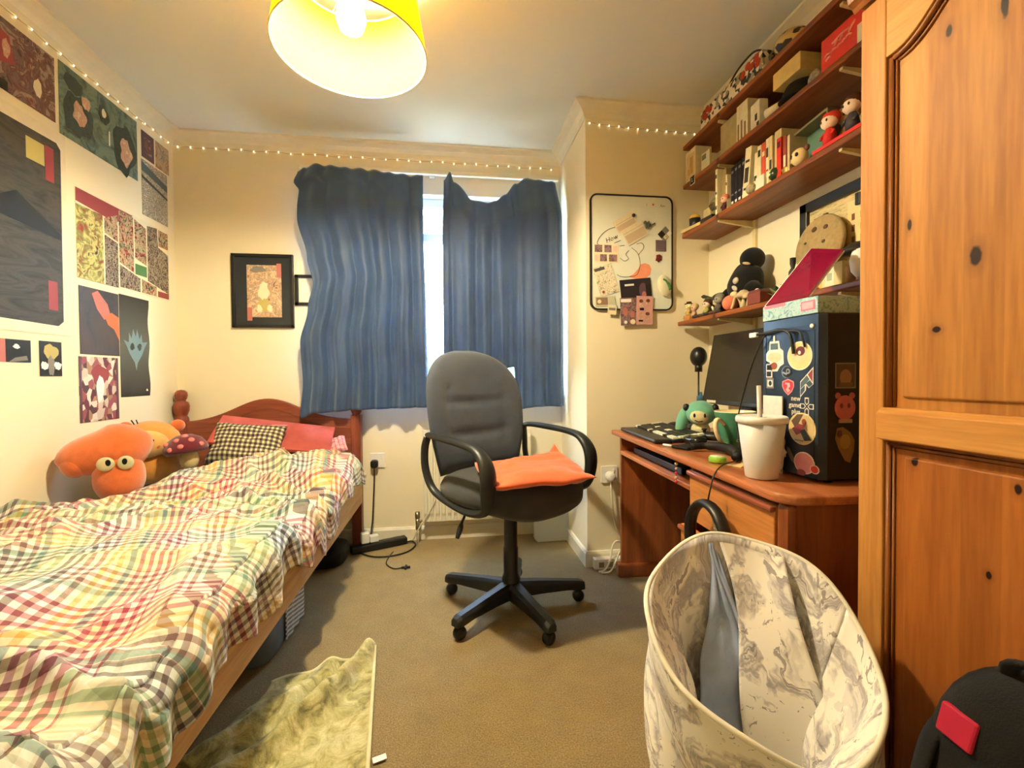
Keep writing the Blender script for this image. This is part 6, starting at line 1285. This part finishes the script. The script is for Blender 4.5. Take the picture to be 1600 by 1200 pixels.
# ================================================================== WARDROBE
KN = dict(knotcol=(36, 14, 6), plane=(1, 2))
wr = thing('wardrobe', 'tall honey pine wardrobe with arched door panels on the right', 'wardrobe', (1.08, .35, 0))
def wz(y, z, a, b_): return (y-.35, z, a, b_)
m_wst = wood('honey_pine_frame', (172, 112, 52), (208, 150, 80), axis=2, rough=.5, seed=3)
m_wrl = wood('honey_pine_rail', (176, 116, 54), (212, 154, 82), axis=1, rough=.5, seed=4)
m_wup = wood('honey_pine_panel', (158, 100, 42), (200, 142, 70), axis=2, rough=.52, seed=5, boards=.055, knots=[wz(.608, 1.161, .008, .015), wz(.665, 1.052, .007, .005), wz(.712, 1.244, .004, .010), wz(.574, 1.525, .005, .022), wz(.650, 1.54, .005, .010)], **KN)
m_wlo = wood('honey_pine_shaded_low_panel', (146, 80, 32), (182, 112, 50), axis=2, rough=.5, seed=6, boards=.055, knots=[wz(.699, .820, .006, .008), wz(.551, .808, .005, .008), wz(.586, .666, .004, .006)], **KN)  # same pine, with the shadow low on the wardrobe painted in as darker wood
m_wmd = wood('dark_moulding', (104, 56, 26), (158, 98, 48), axis=2, rough=.35, seed=7)
WF = .810
mk('side_wall', B().box(.832, 1.335, .783, .803, .0, 1.700), m_wst, wr, bevel=.002); mk('side_wall', B().box(.832, 1.335, -.12, -.10, .0, 1.700), m_wst, wr, bevel=.002)
mk('back_wall', B().box(1.32, 1.335, -.10, .783, .0, 1.700), m_wst, wr); mk('base_board', B().box(.825, 1.335, -.10, .783, .0, .075), m_wrl, wr)
mk('top_board', B().box(.802, 1.335, -.14, .812, 1.700, 1.720), m_wrl, wr, bevel=.003)
b = B(); b.rings([[Vector((x, y, z)) for x, z in ((.806, 1.692), (.800, 1.702), (.790, 1.710), (.786, 1.728), (.793, 1.738), (.806, 1.738))] for y in (-.15, .818)], smooth=False); mk('cornice', b, m_wmd, wr, bevel=.004)
def door(y0, y1):
    """a framed door from y0 (near) to y1 (far), front face at WF"""
    st = .052; d = mk('door', B().box(WF, WF+.020, y1-st, y1, .08, 1.690).box(WF, WF+.020, y0, y0+st, .08, 1.690).box(WF, WF+.020, y0+st, y1-st, .08, .16), m_wst, wr, bevel=.003)
    yi0, yi1 = y0+st, y1-st; yc = (yi0+yi1)/2
    # arched top rail
    def arch(t_): 
        q = abs(2*t_-1); return 1.567+.095*(.5+.5*math.cos(PI*min(1, q/.92)))
    lo = [(yi0+(yi1-yi0)*k/32, arch(k/32)) for k in range(33)]
    mk('top_rail', B().prism(lo+[(yi1, 1.690), (yi0, 1.690)], .020, frame((WF+.020, 0, 0), (0, 1, 0), (0, 0, 1)) @ T(0, 0, 0) if False else frame((WF, 0, 0), (0, 1, 0), (0, 0, 1))), m_wrl, d, bevel=.002)
    mk('middle_rail', B().prism([(0, .852), (-.016, .856), (-.016, .905), (-.004, .914), (.020, .914), (.020, .852)], yi1-yi0, frame((WF, yi1, 0), (1, 0, 0), (0, 0, 1))), m_wrl, d, bevel=.002)
    # panels with a raised field
    mk('panel', B().box(WF+.012, WF+.018, yi0, yi1, .914, 1.66), m_wup, d); 
    fld = [(yi0+.030, .934)]+[(yi1-.030, .934)]+[(yi0+(yi1-yi0)*k/32, arch(k/32)-.030) for k in range(30, 1, -1)]
    mk('raised_field', B().prism(fld, .006, frame((WF+.006, 0, 0), (0, 1, 0), (0, 0, 1)) @ T(0, 0, 0)), m_wup, d, bevel=.003)
    mk('panel', B().box(WF+.012, WF+.018, yi0, yi1, .16, .852), m_wlo, d); mk('raised_field', B().box(WF+.006, WF+.013, yi0+.035, yi1-.035, .20, .826), m_wlo, d, bevel=.004)
    for pth, nm in (([(yi1-.006, .916)]+[(yi1-.006, 1.562)]+[(yi0+(yi1-yi0)*k/32, arch(k/32)-.006) for k in range(31, 0, -1)]+[(yi0+.006, 1.562), (yi0+.006, .916)], 0), ([(yi1-.006, .17), (yi1-.006, .846), (yi0+.006, .846), (yi0+.006, .17)], 1)):
        b = B()
        for off, rr_ in ((.006, .0050), (.013, .0028)):
            b.tube([(WF+.004+off*.5, y_+(off-.006)*(-1 if y_ > yc else 1), z_-(0 if z_ < .95 and nm == 0 else (off-.006))*(1 if z_ > .3 else 0)) for y_, z_ in pth], rr_, 8)
        mk('moulding', b, m_wmd, d)
door(.348, .806); door(-.118, .340)
mk('door_knob', B().lathe([(.006, 0), (.008, .012), (.016, .020), (.014, .030), (.001, .033)], m=frame((WF, .372, 1.05), (0, 1, 0), (0, 0, 1)) @ RY(0) @ Matrix.Scale(-1, 4, (0, 0, 1)), n=20), m_wmd, wr)

# ================================================================== LAUNDRY BASKET
n = NT('marble_print_fabric'); t0 = n.add('ShaderNodeUVMap'); co = t0.outputs[0]
nz = n.add('ShaderNodeTexNoise'); nz.inputs['Scale'].default_value = 3.2; nz.inputs['Detail'].default_value = 4; n.link(co, nz.inputs['Vector'])
va = n.add('ShaderNodeMixRGB') if False else n.add('ShaderNodeVectorMath', operation='MULTIPLY_ADD'); n.link(nz.outputs['Color'], va.inputs[0]); va.inputs[1].default_value = (.75, .35, 0); n.link(co, va.inputs[2])
f1 = n.noise(va.outputs[0], 3.0, 5, .62, .8); f2 = n.noise(va.outputs[0], 9.0, 4, .7, 1.4)
vein = n.math('SUBTRACT', 1.0, n.math('MULTIPLY', n.math('ABSOLUTE', n.math('SUBTRACT', f1, .5)), 16)); vein = n.math('MAXIMUM', vein, 0)
blot = n.math('MULTIPLY', n.math('GREATER_THAN', f2, .61), .75)
c = n.mix(n.math('MULTIPLY', vein, .75), lin((244, 240, 230)), lin((128, 120, 130))); c = n.mix(blot, c, lin((128, 116, 122))); c = n.mix(n.math('MULTIPLY', n.math('GREATER_THAN', n.noise(va.outputs[0], 2.2, 3), .58), .35), c, lin((176, 176, 190)))
n.color(c); n.b.inputs['Roughness'].default_value = .8; n.b.inputs['Sheen Weight'].default_value = .15; m_marb = n.m
HB = thing('laundry_basket', 'white marble print fabric laundry basket sagging open on the carpet before the wardrobe', 'laundry basket', (.535, .735, 0))
HC = Vector((.527, .735, 0))
def rimp(a):
    r_ = .194; x = r_*math.cos(a); y = r_*math.sin(a)
    ax = Vector((x*.97+.006, y*.90, 0)); z = .525+.60*ax.y+.07*ax.x+.012*math.sin(2*a+.5)+.006*math.sin(5*a)
    return HC+Vector((ax.x, ax.y, z))
def uvmesh(name, fn, nu, nv, m, parent, solid=.003, us=2.0, vs_=1.0, uo=0):
    me = bpy.data.meshes.new(name); inv = rootm(parent).inverted()
    vs = [inv @ fn(i/nu, j/nv) for j in range(nv+1) for i in range(nu+1)]
    f = [(j*(nu+1)+i, j*(nu+1)+i+1, (j+1)*(nu+1)+i+1, (j+1)*(nu+1)+i) for j in range(nv) for i in range(nu)]
    me.from_pydata(vs, [], f); l = me.uv_layers.new(name='UVMap')
    for p in me.polygons:
        p.use_smooth = True
        for li in p.loop_indices:
            k = me.loops[li].vertex_index; l.data[li].uv = (uo+(k % (nu+1))/nu*us, (k//(nu+1))/nv*vs_)
    me.materials.append(m); o = bpy.data.objects.new(name, me); COL.objects.link(o); o.parent = parent
    if solid: s_ = o.modifiers.new('solid', 'SOLIDIFY'); s_.thickness = solid; s_.offset = 0
    return o
def outer(u, v):
    a = 2*PI*u; top = rimp(a); bot = HC+Vector((.172*math.cos(a)+.01, .172*math.sin(a)+.01, .004))
    p = bot.lerp(top, v); d = Vector((math.cos(a), math.sin(a), 0))
    wv = .012*math.sin(v*14+2*math.sin(a*2))*(1-abs(2*v-1))*(.6+.4*math.cos(a+2.2))+.010*noise.noise(Vector((math.cos(a)*2, math.sin(a)*2, v*4)))*math.sin(v*PI)
    return p+d*wv
uvmesh('outer_wall', outer, 120, 50, m_marb, HB, us=2.4, vs_=1.1)
def inner(u, v):          # v 0 rim .. 1 bottom; the lining sags inwards
    a = 2*PI*u; top = rimp(a); bot = HC+Vector((.10*math.cos(a)+.0, .10*math.sin(a)-.01, .16))
    q = v**.85; p = top.lerp(bot, q); d = Vector((math.cos(a), math.sin(a), 0))
    sag = .060*math.sin(q*PI)*(.55+.45*math.cos(a+PI*.62))
    fold = .020*math.sin(a*5+q*4)*math.sin(q*PI)+.016*noise.noise(Vector((math.cos(a)*2.4, math.sin(a)*2.4, q*3+4)))*min(1, q*4)
    p = p-d*(sag+fold*.8+.004); p.z -= .015*math.sin(q*PI)
    return p
uvmesh('lining', inner, 140, 60, m_marb, HB, us=2.6, vs_=.9, uo=.4)
rimpath = [rimp(2*PI*i/96) for i in range(97)]
mk('rim', B().tube(rimpath, .0048, 10, cap=False), mat('cream_rim_fabric', (236, 230, 210), .7), HB)
mk('base', B().lathe([(.17, .003), (.17, .008), (.001, .008)], HC+Vector((.01, .01, 0)), n=48), mat('cream_rim_fabric', (236, 230, 210), .7), HB)
# flap of fabric folded into the opening
def flap(u, v):
    a = R(80-40*u); p = rimp(a); q = HC+Vector((.015+.09*u, .02-.06*u, .20))
    r_ = p.lerp(q, v); r_ += Vector((.012*math.sin(v*7+u*3), -.045*math.sin(v*PI)*(.6+.4*u), 0)); return r_
uvmesh('folded_flap', flap, 20, 40, m_marb, HB, us=.35, vs_=.9, uo=1.7)
c_ = pm((132, 146, 170), .85)
def cloth(u, v):
    a = R(80+62*u); p = rimp(a).lerp(HC+Vector((-.02, .05, .19)), .18+.80*v); p += Vector((0, -.030*math.sin(v*PI), 0))+Vector((.010*noise.noise(Vector((u*6, v*6, 2))), 0, .014*noise.noise(Vector((u*5, v*5, 7))))); return p
o = single('grey_blue_garment', B().grid(lambda u, v: rimp(R(84)).lerp(HC+Vector((-.085+.19*u, .085-.07*u, .20)), .04+.96*(1-v))+Vector((.006*math.sin(v*9+u*4), -.030*math.sin(v*PI)+.012*noise.noise(Vector((u*5, v*5, 1))), 0)), 30, 30), mat('grey_blue_cotton', (160, 174, 204), .9, bump=.3), 'grey blue garment draped inside the laundry basket', 'garment', solid=.006)
c, h, f = rbox(.44, .60, .64, .80, .165, .235, 3); single('white_laundry', B().ell(c, h, nu=40, nv=20, f=lambda d: f(d)*(1+.12*noise.noise(d*2.5))), mat('cream_cotton', (222, 214, 186), .9, bump=.3), 'crumpled cream clothes at the bottom of the laundry basket', 'laundry')

# ================================================================== BACKPACK
m_bp = mat('black_backpack_nylon', (24, 23, 24), .75, bump=.35, bscale=400, var=.2); m_bpk = mat('crimson_backpack_trim', (172, 34, 62), .6)
t = thing('backpack', 'black backpack with crimson trim leaning against the wardrobe', 'backpack', (.68, .40, 0))
BF = T(.695, .425, .325) @ RZ(16) @ RX(3)
def bpf(d): return (abs(d.x)**3+abs(d.y)**3+abs(d.z)**2.6)**(-1/3)*(1+.04*math.sin(5*d.z+3*d.x))
mk('main_bag', B().ell(BF.translation, (.085, .125, .318), BF.to_3x3().to_4x4(), nu=44, nv=30, f=bpf), m_bp, t)
mk('front_pocket', B().ell(BF @ Vector((-.060, -.015, -.10)), (.045, .100, .160), BF.to_3x3().to_4x4(), nu=32, nv=20, f=bpf), m_bp, t)
mk('top_handle', B().tube(smooth_path([BF @ Vector(p) for p in ((-.02, .05, .27), (-.05, .04, .315), (-.06, -.01, .325), (-.04, -.05, .285))]), .009, 8, flat=.5), m_bp, t)
mk('strap', B().tube(smooth_path([BF @ Vector(p) for p in ((-.03, .09, .22), (-.055, .110, .16), (-.07, .115, .02), (-.07, .11, -.12), (-.05, .11, -.22))]), .016, 8, flat=.35), m_bp, t)
mk('crimson_patch', B(BF).prism([(-.028, -.022), (.022, -.030), (.030, .020), (-.022, .026)], .012, frame((-.064, .078, .215), (-.25, -1, .1), (.2, 0, 1)) @ T(0, 0, -.004) @ Matrix.Scale(.78, 4)), m_bpk, t, bevel=.003)
mk('piping', B().tube(smooth_path([BF @ Vector(p) for p in ((-.090, .095, .04), (-.102, .085, -.03), (-.105, .075, -.09))]), .006, 8), m_bpk, t)
mk('crimson_pocket', B().ell(BF @ Vector((-.095, .070, -.10)), (.022, .036, .050), BF.to_3x3().to_4x4(), nu=20, nv=12), m_bpk, t)
mk('zip_pull', B().tube(smooth_path([BF @ Vector(p) for p in ((-.095, .105, .06), (-.120, .130, .065), (-.125, .145, .03))]), .002, 6), m_k, t)
